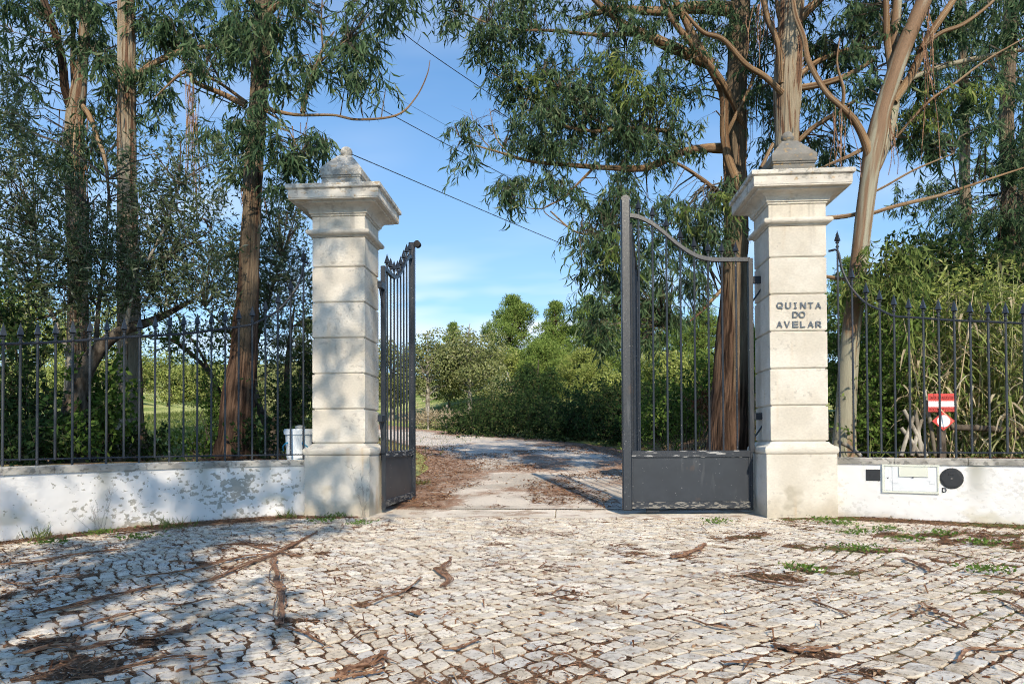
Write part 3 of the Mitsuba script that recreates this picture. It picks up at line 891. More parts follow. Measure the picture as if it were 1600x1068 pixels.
def railing(label, line, off, bars, zbot, ztop_coping, rail_pts, hoop=None):
    t = thing('railing', label, 'railing')
    for i, (px, py, pr) in enumerate(bars):
        p, tg_, Z = hit(line, px, off)
        zt_ = z_of(px, py, Z)
        foot = ztop_coping - 0.01 if i % 2 == 0 else zbot - 0.012
        bk = part(t, 'bar', tube(np.array([[p[0], p[1], foot], [p[0], p[1], (foot + zt_) / 2], [p[0], p[1], zt_ - 0.2]]), 0.0125, 8), 'painted_metal', smooth=40)
        part(bk, 'spearhead', spear(p, zt_), 'painted_metal', smooth=40)
    P3 = []
    for px, py in rail_pts:
        p, tg_, Z = hit(line, px, off)
        P3.append((p[0], p[1], z_of(px, py, Z)))
    part(t, 'top_rail', tube(catmull(P3, 6), 0.0145, 8), 'painted_metal', smooth=40)
    D = offset_line(catmull(line, 6), off)
    part(t, 'bottom_rail', tube(np.column_stack([D, np.full(len(D), zbot)]), 0.010, 6), 'painted_metal', smooth=40)
    return t


LB = [(474, 390), (454, 435.5), (434, 456.6), (414.5, 468), (394, 477), (372.8, 481), (351.7, 484), (330, 487), (308, 488.6), (286.6, 489.8), (264.5, 491), (242, 492.5), (217.5, 494), (193.5, 496), (166, 497.5), (140, 499), (113, 500.5), (86, 501.5), (58, 502.5), (31, 503), (4, 503.5), (-25, 504), (-56, 504.5), (-90, 505)]
RB = [(1312, 359), (1334, 417), (1356, 440), (1377, 451), (1399.4, 459), (1422.4, 464), (1445, 464.5), (1469, 466), (1493.6, 468), (1518.6, 469.6), (1546.6, 470.3), (1574, 471), (1602, 471.4), (1632, 471.8), (1664, 472.2), (1698, 472.6)]
railing('black iron railing with spear tips on the left wall, sweeping up to the pillar', WALL_L, -0.13, [(a, b, 0) for a, b in LB], 0.792, 0.725,
        [(482, 410.5), (474.5, 410.5), (469, 437), (454, 462), (434, 484), (414.5, 496), (394, 506), (372.8, 510), (330, 515.6), (286.6, 521), (217.5, 525), (140, 530.5), (58, 535.5), (2, 537), (-90, 540)])
railing('black iron railing with spear tips on the right wall in front of canes', WALL_R, 0.13, [(a, b, 0) for a, b in RB], 0.800, 0.735,
        [(1298, 391), (1312.5, 391), (1319, 420), (1333, 449), (1355, 472), (1377, 483), (1399.4, 493), (1422.4, 495), (1445, 496.5), (1493.6, 500), (1546.6, 502), (1598, 504.5), (1698, 507)])


# ------------------------------------------------------------------ gate leaves
def gate_leaf(o, ang, label, length=1.70, flip=1, extra=None, nbars=8):
    """o: hinge post foot (x, y); ang: direction of the leaf in the ground plane; heights follow the photograph"""
    d = np.array([math.cos(ang), math.sin(ang), 0.0]); nrm = np.array([-d[1], d[0], 0.0])
    o3 = np.array([o[0], o[1], 0.0])
    Bx = lambda a0, a1, b0, b1, z0, z1, c=0.004: frame_box(o3, d, nrm, a0, a1, b0, b1, z0, z1, c)
    t = thing('gate_leaf', label, 'gate leaf')
    L = length
    part(t, 'hinge_post', Bx(-0.035, 0.025, -0.03, 0.03, 0.80, 3.30), 'painted_metal')
    part(t, 'hinge_post', Bx(-0.010, 0.020, -0.028, 0.028, 0.06, 0.797), 'painted_metal')
    part(t, 'end_post', Bx(L - 0.058, L + 0.058, -0.045, 0.045, 0.06, 4.075, 0.012), 'painted_metal')
    cap = lathe(0, 0, [(0.060, -0.045), (0.060, 0.045)], 18)
    v = np.array(cap.vertices)
    w = o3 + (v[:, :1] * 0.97 + L) * d + v[:, 2:] * nrm + (v[:, 1:2] * 0.7 + 4.075) * np.array([0, 0, 1.0])
    part(t, 'post_cap', trimesh.Trimesh(w, cap.faces, process=False), 'painted_metal', smooth=30)
    part(t, 'mid_rail', Bx(0.0205, L - 0.0585, -0.03, 0.03, 0.738, 0.825), 'scuffed_metal')
    part(t, 'bottom_rail', Bx(0.0205, L - 0.0585, -0.03, 0.03, 0.085, 0.170), 'worn_metal')
    part(t, 'panel', Bx(0.0205, L - 0.0585, -0.012, 0.012, 0.171, 0.737, 0.001), 'painted_metal')
    for a in (0.021, L - 0.08):
        part(t, 'panel_bead', Bx(a, a + 0.02, -0.022, 0.022, 0.172, 0.736, 0.002), 'painted_metal')
    S_ = [(0.0, 3.285), (0.17, 3.285), (0.345, 3.285), (0.52, 3.288), (0.70, 3.325), (0.87, 3.41), (1.04, 3.53), (1.21, 3.67), (1.375, 3.78), (1.53, 3.845), (1.66, 3.865)]
    S_ = [(a * (L - 0.05) / 1.65, z) for a, z in S_]
    C2 = catmull(S_, 4)
    hv = 0.026
    V, f = [], []
    for a, z in C2:
        for bz, bn in ((-hv, -0.024), (-hv, 0.024), (hv, 0.024), (hv, -0.024)):
            V.append(o3 + d * a + nrm * bn + np.array([0, 0, z + bz]))
    n = len(C2)
    for i in range(n - 1):
        for j in range(4):
            a, b, c_, e = i * 4 + j, i * 4 + (j + 1) % 4, (i + 1) * 4 + (j + 1) % 4, (i + 1) * 4 + j
            f += [(a, b, c_), (a, c_, e)]
    part(t, 'top_rail', trimesh.Trimesh(np.array(V), np.array(f), process=False), 'painted_metal', smooth=30)
    for i in range(nbars):
        a = (L - 0.06) * (i + 1.0) / (nbars + 0.62)
        z = np.interp(a, C2[:, 0], C2[:, 1])
        p = o3 + d * a
        bk = part(t, 'bar', tube(np.array([p + [0, 0, 0.82], p + [0, 0, 2.0], p + [0, 0, z]]), 0.0135, 8), 'painted_metal', smooth=40)
        part(bk, 'spearhead', spear(p[:2], z + 0.235), 'painted_metal', smooth=40)
    for z in (0.96 + 0.30, 0.96 + 2.06):
        part(t, 'hinge', Bx(-0.20, -0.036, -0.03, 0.03, z - 0.045, z + 0.045), 'painted_metal')
        part(t, 'hinge_brace', tube(np.array([o3 + d * -0.19 + [0, 0, z - 0.05], o3 + d * -0.11 + [0, 0, z - 0.17], o3 + d * -0.03 + [0, 0, z - 0.28]]), 0.012, 6), 'painted_metal')
    part(t, 'stop_plate', Bx(L - 0.42, L - 0.25, -0.05, -0.031, 0.03, 0.10), 'painted_metal')
    return t, d


hr = at(1175, 790, 9.32)
fr = at(980, 790, 9.32)
vec = fr - hr
angR = math.atan2(vec[1], vec[0])
gate_leaf(hr[:2], angR, 'dark grey iron gate leaf standing nearly closed beside the right pillar', float(np.linalg.norm(vec[:2])))
hl = at(599.5, 790, 9.66)
fl_ = at(644.5, 790, 11.45)
vec = fl_ - hl
angL = math.atan2(vec[1], vec[0])
gl, dl = gate_leaf(hl[:2], angL, 'dark grey iron gate leaf swung wide open beside the left pillar', float(np.linalg.norm(vec[:2])))
# roller on top of the open leaf's end post
pt = fl_[:2] + dl[:2] * 0.02
rm = lathe(0, 0, [(0.030, -0.05), (0.052, -0.048), (0.052, 0.048), (0.030, 0.05)], 18)
v = np.array(rm.vertices)
rr_ = np.stack([pt[0] + 0.085 + v[:, 1], pt[1] + v[:, 2], 4.09 + v[:, 0]], 1)
part(gl, 'roller', trimesh.Trimesh(rr_, rm.faces, process=False), 'rubber', smooth=30)

# the folded second leaf behind the right one
f0 = at(988.5, 790, 9.42); f1 = at(999.5, 790, 10.25)
d = unit((f1 - f0) * [1, 1, 0]); nrm = np.array([-d[1], d[0], 0])
Lf = float(np.linalg.norm((f1 - f0)[:2]))
t = thing('folded_gate_leaf', 'narrow iron gate leaf folded back edge-on behind the right leaf', 'gate leaf')
o3 = np.array([f0[0], f0[1], 0])
Bx = lambda a0, a1, b0, b1, z0, z1, c=0.003: frame_box(o3, d, nrm, a0, a1, b0, b1, z0, z1, c)
part(t, 'hinge_post', Bx(-0.03, 0.03, -0.02, 0.02, 0.06, 3.80), 'painted_metal')
part(t, 'end_post', Bx(Lf - 0.03, Lf + 0.03, -0.02, 0.02, 0.06, 3.30), 'painted_metal')
part(t, 'panel', Bx(0.031, Lf - 0.031, -0.012, 0.012, 0.12, 0.81), 'painted_metal')
P3 = [o3 + d * a + np.array([0, 0, z]) for a, z in ((0.03, 3.74), (0.25 * Lf, 3.60), (0.5 * Lf, 3.42), (0.75 * Lf, 3.30), (Lf - 0.03, 3.27))]
part(t, 'top_rail', tube(catmull(P3, 4), 0.024, 8), 'painted_metal', smooth=30)
for a in (0.22, 0.44, 0.66, 0.84):
    z = np.interp(a, [0, 0.25, 0.5, 0.75, 1], [3.74, 3.6, 3.42, 3.3, 3.27])
    p = o3 + d * a * Lf
    part(t, 'bar', tube(np.array([p + [0, 0, 0.81], p + [0, 0, 2.0], p + [0, 0, z]]), 0.0135, 8), 'painted_metal', smooth=40)

# ------------------------------------------------------------------ bucket, signs, rail, cables, posts
pb = at(467, 690, 9.72)
zb0 = 0.64
bk = thing('bucket', 'white lidded plastic bucket tied with blue cord behind the left railing', 'bucket')
part(bk, 'pail', lathe(pb[0], pb[1], [(0.145, zb0), (0.150, zb0 + 0.02), (0.152, zb0 + 0.10), (0.158, zb0 + 0.105), (0.163, zb0 + 0.20), (0.176, zb0 + 0.42)], 28), 'bucket_plastic', smooth=40)
part(bk, 'lid', lathe(pb[0], pb[1], [(0.176, zb0 + 0.415), (0.194, zb0 + 0.415), (0.196, zb0 + 0.47), (0.188, zb0 + 0.49), (0.10, zb0 + 0.492)], 28), 'bucket_plastic', smooth=40)
for s_ in (-1, 1):
    pp = pb + np.array([s_ * 0.10, -0.14, 0])
    g = catmull([(pp[0], pp[1], zb0 + 0.31), (pp[0] + s_ * 0.02, pp[1] - 0.04, zb0 + 0.29), (pp[0] + s_ * 0.07, pp[1] + 0.01, zb0 + 0.25), (pp[0] + s_ * 0.09, pp[1] + 0.09, zb0 + 0.20)], 5)
    part(bk, 'cord', tube(g, 0.009, 6), 'blue_cord', smooth=40)
m = trimesh.creation.icosphere(2, 0.06)
v = np.array(m.vertices) * [1.2, 0.9, 0.45]
v *= (0.85 + 0.3 * meshkit.noise(v * 30, 2))[:, None]
solo('stone', trimesh.Trimesh(v + [pb[0] + 0.02, pb[1], zb0 + 0.515], m.faces, process=False), 'limestone', 'flat beige stone weighing down the lid of the white bucket', 'stone', smooth=True, uv=np.zeros((len(v), 2)))

Zs = 10.6
ps = at(1474, 690, Zs)
right = unit(AX[0] * [1, 1, 0]); fwd = unit(AX[2] * [1, 1, 0])
sp = thing('sign_post', 'short grey wooden post carrying the red signs behind the right railing', 'post')
zs = lambda py: z_of(1474, py, Zs)
part(sp, 'post', frame_box(np.array([ps[0], ps[1], 0]), right, fwd, -0.045, 0.05, 0.012, 0.09, 0.3, zs(638)), 'grey_bark')
hs = thing('hunting_sign', 'red and white rectangular hunting zone sign behind the right railing', 'sign')
k_ = Zs / FPX
B2 = lambda a0, a1, b0, b1, z0, z1, c=0.001: frame_box(np.array([ps[0], ps[1], 0]), right, fwd, a0, a1, b0, b1, z0, z1, c)
part(hs, 'plate', B2(-23 * k_, 18.5 * k_, 0.0, 0.010, zs(643), zs(614.5)), 'sign_red')
part(hs, 'white_band', B2(-22.6 * k_, 18.1 * k_, -0.003, -0.0005, zs(635.3), zs(626.5)), 'sign_white')
for text, y, hgt, x0_, wd in (('ZONA DE CAÇA ASSOCIATIVA', 623.5, 4.8, -21.5, 38.5), ('PROCESSO Nº 1510 42', 641.8, 4.6, -21.5, 38.5)):
    m = meshkit.text_mesh(text, hgt * k_, 0.002, False)
    v = np.array(m.vertices)
    v[:, 0] = (v[:, 0] - v[:, 0].min()) / (np.ptp(v[:, 0])) * wd * k_ + x0_ * k_
    w = np.array([ps[0], ps[1], 0]) + v[:, :1] * right - (v[:, 2:] + 0.001) * fwd + (v[:, 1:2] + zs(y)) * np.array([0, 0, 1.0])
    part(hs, 'lettering', trimesh.Trimesh(w, m.faces, process=False), 'sign_ink')
ds = thing('diamond_sign', 'red diamond sign with a white disc just below the rectangular sign', 'sign')
cz = zs(657.5); hw, hh = 18 * k_, 15 * k_
c3 = np.array([ps[0], ps[1], 0]) - fwd * 0.012
V = []
for b_ in (0.0, 0.008):
    for a_, z_ in ((-hw, 0), (0, -hh), (hw, 0), (0, hh)):
        V.append(c3 + right * a_ + fwd * b_ + np.array([0, 0, cz + z_]))
f = [(0, 1, 2), (0, 2, 3), (4, 6, 5), (4, 7, 6)] + [x for j in range(4) for x in ((j, j + 4, (j + 1) % 4 + 4), (j, (j + 1) % 4 + 4, (j + 1) % 4))]
part(ds, 'plate', trimesh.Trimesh(np.array(V), np.array(f), process=False), 'sign_red')
m = lathe(0, 0, [(10.3 * k_, 0.0), (10.3 * k_, 0.003)], 32)
v = np.array(m.vertices)
part(ds, 'disc', trimesh.Trimesh(c3 + v[:, :1] * right - (v[:, 2:] + 0.0005) * fwd + (v[:, 1:2] * 0.9 + cz) * np.array([0, 0, 1.0]), m.faces, process=False), 'sign_white')
solo('log_rail', tube(catmull([at(1486, 667, 10.8), at(1540, 669, 10.9), at(1600, 673, 11.0), at(1680, 676, 11.2)], 4), 0.046, 10, 0.1), 'grey_bark', 'dark weathered log lying level behind the right railing beside the signs', 'log', smooth=True)

CB = [((470, -60, 16), (605, 33, 20), (752, 138, 25), (1150, 400, 38), 'upper black cable crossing the sky between the two tree groups'),
      ((300, 15, 14), (470, 102, 18), (560, 150, 20.5), (715, 235, 26), (1250, 520, 44), 'middle black cable crossing the sky above the left pillar'),
      ((200, 95, 13), (575, 252, 21), (895, 388, 29), (1200, 512, 40), 'lowest black cable crossing the sky from the left pillar cap towards the right gate leaf')]
for c in CB:
    P = catmull([at(*q) for q in c[:-1]], 10)
    solo('overhead_cable', tube(P, 0.014, 5), 'cable_black', c[-1], 'cable')
P = catmull([at(420, 35, 22), at(585, 130, 26), at(695, 195, 30), at(1100, 420, 45)], 10)
solo('overhead_cable', tube(P, 0.007, 5), 'cable_black', 'faint thin cable crossing the sky between the thicker cables', 'cable')
for px, a, b, lb in ((669, 634, 659, 'left one of the two pale posts at the far edge of the drive'), (698, 632, 660, 'right one of the two pale posts at the far edge of the drive')):
    q = at(px, b, 44)
    zg = float(zterrain(q[0], q[1]))
    solo('fence_post', tube(np.array([[q[0], q[1], zg - 0.2], [q[0], q[1], zg + 0.7], [q[0] + 0.02, q[1], at(px, a, 44)[2]]]), 0.06, 8), 'pale_bark', lb, 'post')
#@@VEG@@
# ------------------------------------------------------------------ vegetation
def bark_tube(P, R, sides=14, wob=0.10, seed=0, flare=0.0):
    m = tube(P, R, sides, wob, seed, cap=False)
    V = np.array(m.vertices).reshape(len(P), sides, 3)
    if flare:
        h = np.linalg.norm(P - P[0], axis=1)
        g = np.arange(sides) * 2 * np.pi / sides
        k_ = 1 + flare * np.exp(-h / 0.45)[:, None] * (0.7 + 0.5 * np.cos(g * 3 + seed) + 0.25 * np.cos(g * 7))[None]
        V = P[:, None] + (V - P[:, None]) * k_[..., None]
    V = np.concatenate([V, V[:, :1]], 1)
    n, s = len(P), sides + 1
    ln = np.concatenate([[0], np.cumsum(np.linalg.norm(np.diff(P, axis=0), axis=1))])
    uv = np.stack(np.broadcast_arrays(np.linspace(0, 1, s)[None], ln[:, None]), -1).reshape(-1, 2)
    i, j = np.meshgrid(np.arange(n - 1), np.arange(s - 1), indexing='ij')
    q = np.stack([i * s + j, i * s + j + 1, (i + 1) * s + j + 1, (i + 1) * s + j], -1).reshape(-1, 4)
    f = np.vstack([q[:, [0, 1, 2]], q[:, [0, 2, 3]]])
    return trimesh.Trimesh(V.reshape(-1, 3), f, process=False), uv


def limb_pts(pts, k=7):
    Q = np.array([list(at(a, b, Z)) + [r] for a, b, Z, r in pts])
    C = catmull(Q, k)
    return C[:, :3], np.maximum(C[:, 3], 0.004)


def foot(px, Z, r):
    q = at(px, 700, Z)
    return np.array([q[0], q[1], float(zterrain(q[0], q[1])) - 0.1, r])


def limb(t, name, pts, mat, base=None, flare=0.0, wob=0.10, sides=12, seed=0, label=None):
    Q = [list(at(a, b, Z)) + [r] for a, b, Z, r in pts]
    if base is not None:
        Q = [list(base)] + Q
    C = catmull(np.array(Q), 8)
    m, uv = bark_tube(C[:, :3], np.maximum(C[:, 3], 0.004), sides, wob, seed, flare)
    return part(t, name, m, mat, label=label, uv=uv, smooth=True)


def blob_points(b, n, r, clump=0.45):
    """n points in the ellipsoid b = (px, py, Z, rx, ry[, rz]) in clumps"""
    px, py, Z, rx, ry = b[:5]
    rz = b[5] if len(b) > 5 else 0.5 * (rx + ry) * Z / FPX
    c = at(px, py, Z)
    k_ = Z / FPX
    R3 = np.array([unit(AX[0] * [1, 1, 0]) * rx * k_, unit(AX[2] * [1, 1, 0]) * rz, [0, 0, ry * k_]])
    m = max(3, int(n / 7))
    cc = unit(r.normal(size=(m, 3))) * (r.random((m, 1)) ** 0.40)
    p = cc[r.integers(0, m, n)] + r.normal(size=(n, 3)) * clump * 0.42
    return c + p @ R3


def euc_sprays(roots, r, L=(0.15, 0.24), W=0.030, per=13, spread=0.55, length=0.42):
    n = len(roots)
    h = r.normal(size=(n, 3)) * [1, 1, 0.25]
    h = unit(h)
    ln = length * (0.55 + 0.8 * r.random((n, 1)))
    mid = roots + h * ln * 0.45 + [0, 0, 0.02]
    end = roots + h * ln * 0.72 - np.array([0, 0, 1.0]) * ln * 0.55
    st = strands(roots, end, 0.0035, mid)
    tt = r.random((n, per, 1)) * 0.85 + 0.15
    P = np.where(tt < 0.5, roots[:, None] * (1 - 2 * tt) + mid[:, None] * 2 * tt, mid[:, None] * (2 - 2 * tt) + end[:, None] * (2 * tt - 1))
    P = P.reshape(-1, 3)
    D = r.normal(size=P.shape) * spread * [1, 1, 0.6] + np.array([0, 0, -1.0]) + np.repeat(h, per, 0) * 0.25
    k_ = len(P)
    keep = r.random(k_) < 0.9
    return P[keep], D[keep], (L[0] + (L[1] - L[0]) * r.random(k_))[keep], (W * (0.7 + 0.6 * r.random(k_)))[keep], st


DENS = 0.60


def crown(t, blobs, mat, seed, L=(0.15, 0.24), W=0.030, per=13, spread=0.55, length=0.42, name='crown', clump=0.45, twigmat='grey_bark'):
    r = np.random.default_rng(seed)
    roots = np.vstack([blob_points(b[:-1], max(4, int(b[-1] * DENS)), r, clump) for b in blobs])
    P, D, l, w, st = euc_sprays(roots, r, L, W, per, spread, length)
    m, uv = blades(P, D, l, w * 0.80, r, 0.75, 0.16)
    part(t, name, m, mat, stuff=True, uv=uv)
    part(t, 'twigs', st, twigmat, stuff=True)
    return roots


def twigs_to(t, lines, roots, r, every=3, mat='grey_bark', maxd=2.2):
    """side branches from the nearest limb point to the sprays"""
    L_ = np.vstack(lines)
    A, B = [], []
    for q in roots[::every]:
        d = np.linalg.norm(L_ - q, axis=1) + 0.6 * np.maximum(L_[:, 2] - q[2], 0)
        i = np.argmin(d)
        if d[i] < maxd:
            A.append(L_[i]); B.append(q)
    if not A:
        return
    A, B = np.array(A), np.array(B)
    mid = (A + B) / 2 + r.normal(size=A.shape) * 0.10 + [0, 0, 0.10]
    part(t, 'twigs', strands(A, B, 0.008 + 0.010 * r.random(len(A)), mid), mat, stuff=True)


def ribbons(t, spots, r, mat='strip_bark', name='hanging_bark', w=0.011):
    """peeling bark hanging in ribbons: spots (px, py, Z, length_px, n, spread_px)"""
    ms, uvs = [], []
    for px, py, Z, lp, n, sp in spots:
        for _ in range(n):
            a = at(px + r.normal() * sp, py + r.normal() * 8, Z + r.normal() * 0.12)
            ln = lp * Z / FPX * (0.4 + 0.7 * r.random())
            k_ = 7
            s = np.linspace(0, 1, k_)
            sway = r.normal(size=2) * 0.06
            P = a + np.stack([sway[0] * s * ln + 0.02 * np.sin(s * 6 + r.random() * 6), sway[1] * s * ln + 0.02 * np.cos(s * 5), -s * ln], 1)
            ang = r.random() * 3 + s * r.normal() * 2
            side = np.stack([np.cos(ang), np.sin(ang), 0 * ang], 1) * (w * (0.4 + 0.8 * r.random()) * (1 - 0.6 * s))[:, None]
            nn_ = np.stack([-np.sin(ang), np.cos(ang), 0 * ang], 1) * 0.004
            V = np.stack([P - side + nn_, P + side + nn_, P + nn_ * -1.5], 1).reshape(-1, 3)
            f = []
            for i in range(k_ - 1):
                for j in range(3):
                    p, q = i * 3 + j, i * 3 + (j + 1) % 3
                    f += [(p, q, q + 3), (p, q + 3, p + 3)]
            ms.append((V, np.array(f))); uvs.append(np.tile(r.random((1, 2)), (len(V), 1)))
    part(t, name, cat(ms), mat, stuff=True, uv=np.vstack(uvs))


# --- the left group of eucalypts
rv = np.random.default_rng(21)
t = thing('eucalyptus_tree', 'tall red-barked eucalyptus just left of the left gate pillar', 'tree')
ZT = 12.6
tr = [(371, 640, ZT, 0.275), (379, 560, ZT, 0.235), (387, 460, ZT, 0.19), (391, 380, ZT, 0.165), (395, 300, ZT, 0.16), (401, 200, ZT, 0.155), (407, 100, ZT, 0.15), (412, 0, ZT, 0.145), (416, -160, ZT, 0.12), (420, -420, ZT + 0.2, 0.06)]
limb(t, 'trunk', tr, 'red_bark', foot(367, ZT, 0.34), 0.35, 0.16, 26, 3)
br = [[(408, 45, ZT, 0.06), (430, 10, ZT - .2, 0.055), (475, -12, ZT - .4, 0.05), (540, -40, ZT - .6, 0.03)],
      [(384, 165, ZT, 0.06), (350, 148, ZT, 0.045), (308, 130, ZT, 0.04), (290, 112, ZT, 0.03), (255, 140, ZT, 0.014), (240, 155, ZT, 0.008)],
      [(385, 160, ZT, 0.03), (340, 128, ZT + .2, 0.024), (310, 118, ZT + .3, 0.014), (270, 122, ZT + .3, 0.008)],
      [(410, 168, ZT, 0.04), (440, 176, ZT - .2, 0.032), (470, 180, ZT - .3, 0.026), (520, 180, ZT - .4, 0.022), (560, 187, ZT - .5, 0.020), (620, 180, ZT - .6, 0.018), (650, 152, ZT - .6, 0.013), (667, 118, ZT - .6, 0.010), (672, 94, ZT - .6, 0.006)],
      [(473, 176, ZT - .3, 0.045), (480, 140, ZT - .3, 0.04), (494, 105, ZT - .4, 0.032), (508, 70, ZT - .5, 0.02), (522, 50, ZT - .5, 0.012)],
      [(498, 98, ZT - .4, 0.024), (520, 80, ZT - .5, 0.018), (545, 60, ZT - .5, 0.010)],
      [(505, 80, ZT - .4, 0.018), (502, 30, ZT - .4, 0.013), (506, -30, ZT - .5, 0.008)],
      [(412, 172, ZT, 0.02), (445, 195, ZT - .4, 0.014), (470, 240, ZT - .6, 0.008)],
      [(408, 20, ZT, 0.05), (360, -30, ZT, 0.04), (300, -90, ZT, 0.025)]]
lines = [limb_pts(tr[4:])[0]]
for i, b in enumerate(br):
    limb(t, 'branch', b, 'limb_bark', wob=0.12, sides=10, seed=i + 4)
    lines.append(limb_pts(b)[0])
rt = crown(t, [(455, 40, ZT - .3, 35, 60, 50), (440, 85, ZT - .4, 28, 55, 50), (545, 55, ZT - .5, 55, 45, 80), (560, 110, ZT - .5, 45, 35, 60), (520, 105, ZT - .4, 40, 40, 45), (590, 8, ZT - .6, 45, 28, 60), (640, -20, ZT - .6, 30, 30, 20), (500, 10, ZT - .5, 60, 30, 40), (405, 30, ZT - .5, 35, 70, 90), (395, 120, ZT - .5, 30, 50, 55), (425, 215, ZT - .6, 25, 45, 50), (398, 210, ZT - .7, 28, 22, 30),
             (480, 245, ZT - .5, 40, 40, 70), (512, 222, ZT - .5, 22, 35, 34), (445, 265, ZT - .5, 28, 40, 34), (365, 70, ZT + .2, 50, 80, 110), (330, 40, ZT + .3, 50, 50, 80), (355, 190, ZT + .2, 30, 55, 50), (375, 230, ZT, 20, 50, 35), (560, -60, ZT - .5, 120, 60, 120), (400, -150, ZT, 130, 130, 300), (430, -380, ZT, 140, 140, 300)], 'euc_leaf', 31, (0.19, 0.29), 0.038, 12)
twigs_to(t, lines, rt, rv, 5)
ribbons(t, [(395, 285, ZT - .18, 60, 10, 12), (470, 185, ZT - .3, 90, 4, 8), (440, 20, ZT - .3, 60, 3, 5), (300, 130, ZT, 300, 14, 7)], rv)

t = thing('eucalyptus_tree', 'pale straight-trunked eucalyptus second from the left behind the left railing', 'tree')
ZT = 13.0
tr = [(202, 640, ZT, 0.22), (202, 560, ZT, 0.205), (200, 440, ZT, 0.185), (199, 330, ZT, 0.165), (198, 200, ZT, 0.155), (198, 90, ZT, 0.15), (197, -20, ZT, 0.14), (196, -220, ZT, 0.11), (200, -480, ZT, 0.05)]
limb(t, 'trunk', tr, 'euc_bark', foot(202, ZT, 0.28), 0.4, 0.10, 24, 9)
br = [[(208, 125, ZT, 0.07), (240, 100, ZT, 0.055), (290, 78, ZT, 0.045), (335, 72, ZT, 0.03), (360, 60, ZT, 0.018)], [(206, 330, ZT, 0.03), (180, 290, ZT - .2, 0.02), (150, 282, ZT - .3, 0.012)], [(190, 120, ZT, 0.035), (165, 100, ZT, 0.025), (140, 70, ZT, 0.012)], [(198, -60, ZT, 0.05), (240, -120, ZT, 0.04), (300, -160, ZT, 0.02)]]
lines = [limb_pts(tr[4:])[0]]
for i, b in enumerate(br):
    limb(t, 'branch', b, 'limb_bark', wob=0.1, sides=10, seed=i + 14); lines.append(limb_pts(b)[0])
rt = crown(t, [(245, 40, ZT, 50, 60, 100), (285, 40, ZT + .3, 55, 55, 90), (235, 110, ZT - .2, 35, 40, 45), (190, 100, ZT - .4, 28, 45, 45), (240, 165, ZT, 30, 25, 22), (165, 60, ZT + .2, 40, 60, 80), (170, 130, ZT + .3, 35, 45, 60), (150, 190, ZT + .4, 35, 45, 50), (200, -120, ZT, 160, 120, 300), (200, -380, ZT, 150, 140, 300)], 'euc_leaf', 32, (0.19, 0.29), 0.038, 12)
twigs_to(t, lines, rt, rv, 5)
ribbons(t, [(215, 300, ZT - .1, 150, 4, 4), (186, 120, ZT - .15, 120, 5, 4)], rv)

t = thing('eucalyptus_tree', 'leaning forked eucalyptus shaded at the far left behind the left railing', 'tree')
ZT = 13.4
tr = [(118, 650, ZT, 0.24), (122, 560, ZT, 0.19), (122, 470, ZT, 0.175), (120, 380, ZT, 0.165), (118, 290, ZT, 0.165), (116, 200, ZT, 0.16), (122, 150, ZT, 0.14), (128, 100, ZT, 0.10), (133, 20, ZT, 0.085), (138, -160, ZT, 0.07), (146, -400, ZT, 0.03)]
limb(t, 'trunk', tr, 'euc_bark', foot(112, ZT, 0.30), 0.4, 0.12, 22, 19)
br = [[(114, 175, ZT, 0.08), (102, 140, ZT - .1, 0.075), (97, 95, ZT - .2, 0.07), (84, 45, ZT - .3, 0.065), (68, 0, ZT - .4, 0.06), (40, -80, ZT - .5, 0.04)],
      [(118, 165, ZT, 0.05), (114, 110, ZT + .1, 0.045), (114, 40, ZT + .2, 0.04), (110, -80, ZT + .3, 0.025)],
      [(128, 165, ZT, 0.05), (140, 182, ZT - .2, 0.045), (152, 215, ZT - .3, 0.04), (163, 245, ZT - .4, 0.034), (169, 290, ZT - .4, 0.026), (172, 340, ZT - .4, 0.016)],
      [(112, 175, ZT, 0.012), (75, 165, ZT, 0.01), (40, 120, ZT, 0.006)], [(108, 90, ZT, 0.012), (60, 62, ZT, 0.010), (20, 50, ZT, 0.006)]]
lines = [limb_pts(tr[4:])[0]]
for i, b in enumerate(br):
    limb(t, 'branch', b, 'red_bark' if i == 0 else 'limb_bark', wob=0.1, sides=10, seed=i + 24); lines.append(limb_pts(b)[0])
rt = crown(t, [(30, 25, ZT - .8, 45, 35, 45), (60, 60, ZT - .6, 22, 35, 14), (95, 25, ZT, 40, 35, 50), (130, 40, ZT + .1, 35, 60, 90), (45, 100, ZT - .6, 20, 25, 10), (55, 140, ZT - .6, 30, 20, 14), (15, 100, ZT - .8, 25, 60, 40), (80, 120, ZT, 18, 40, 12), (110, 240, ZT - .3, 40, 30, 40), (145, 235, ZT, 35, 40, 60), (20, 170, ZT - .8, 25, 40, 40), (100, -120, ZT, 140, 110, 260), (120, -360, ZT, 140, 140, 280), (-60, -20, ZT, 80, 90, 120)], 'euc_leaf', 33, (0.19, 0.29), 0.038, 12)
twigs_to(t, lines, rt, rv, 5)
ribbons(t, [(118, 180, ZT - .15, 160, 16, 12), (138, 320, ZT - .1, 330, 16, 5), (112, 420, ZT - .1, 140, 8, 12)], rv)


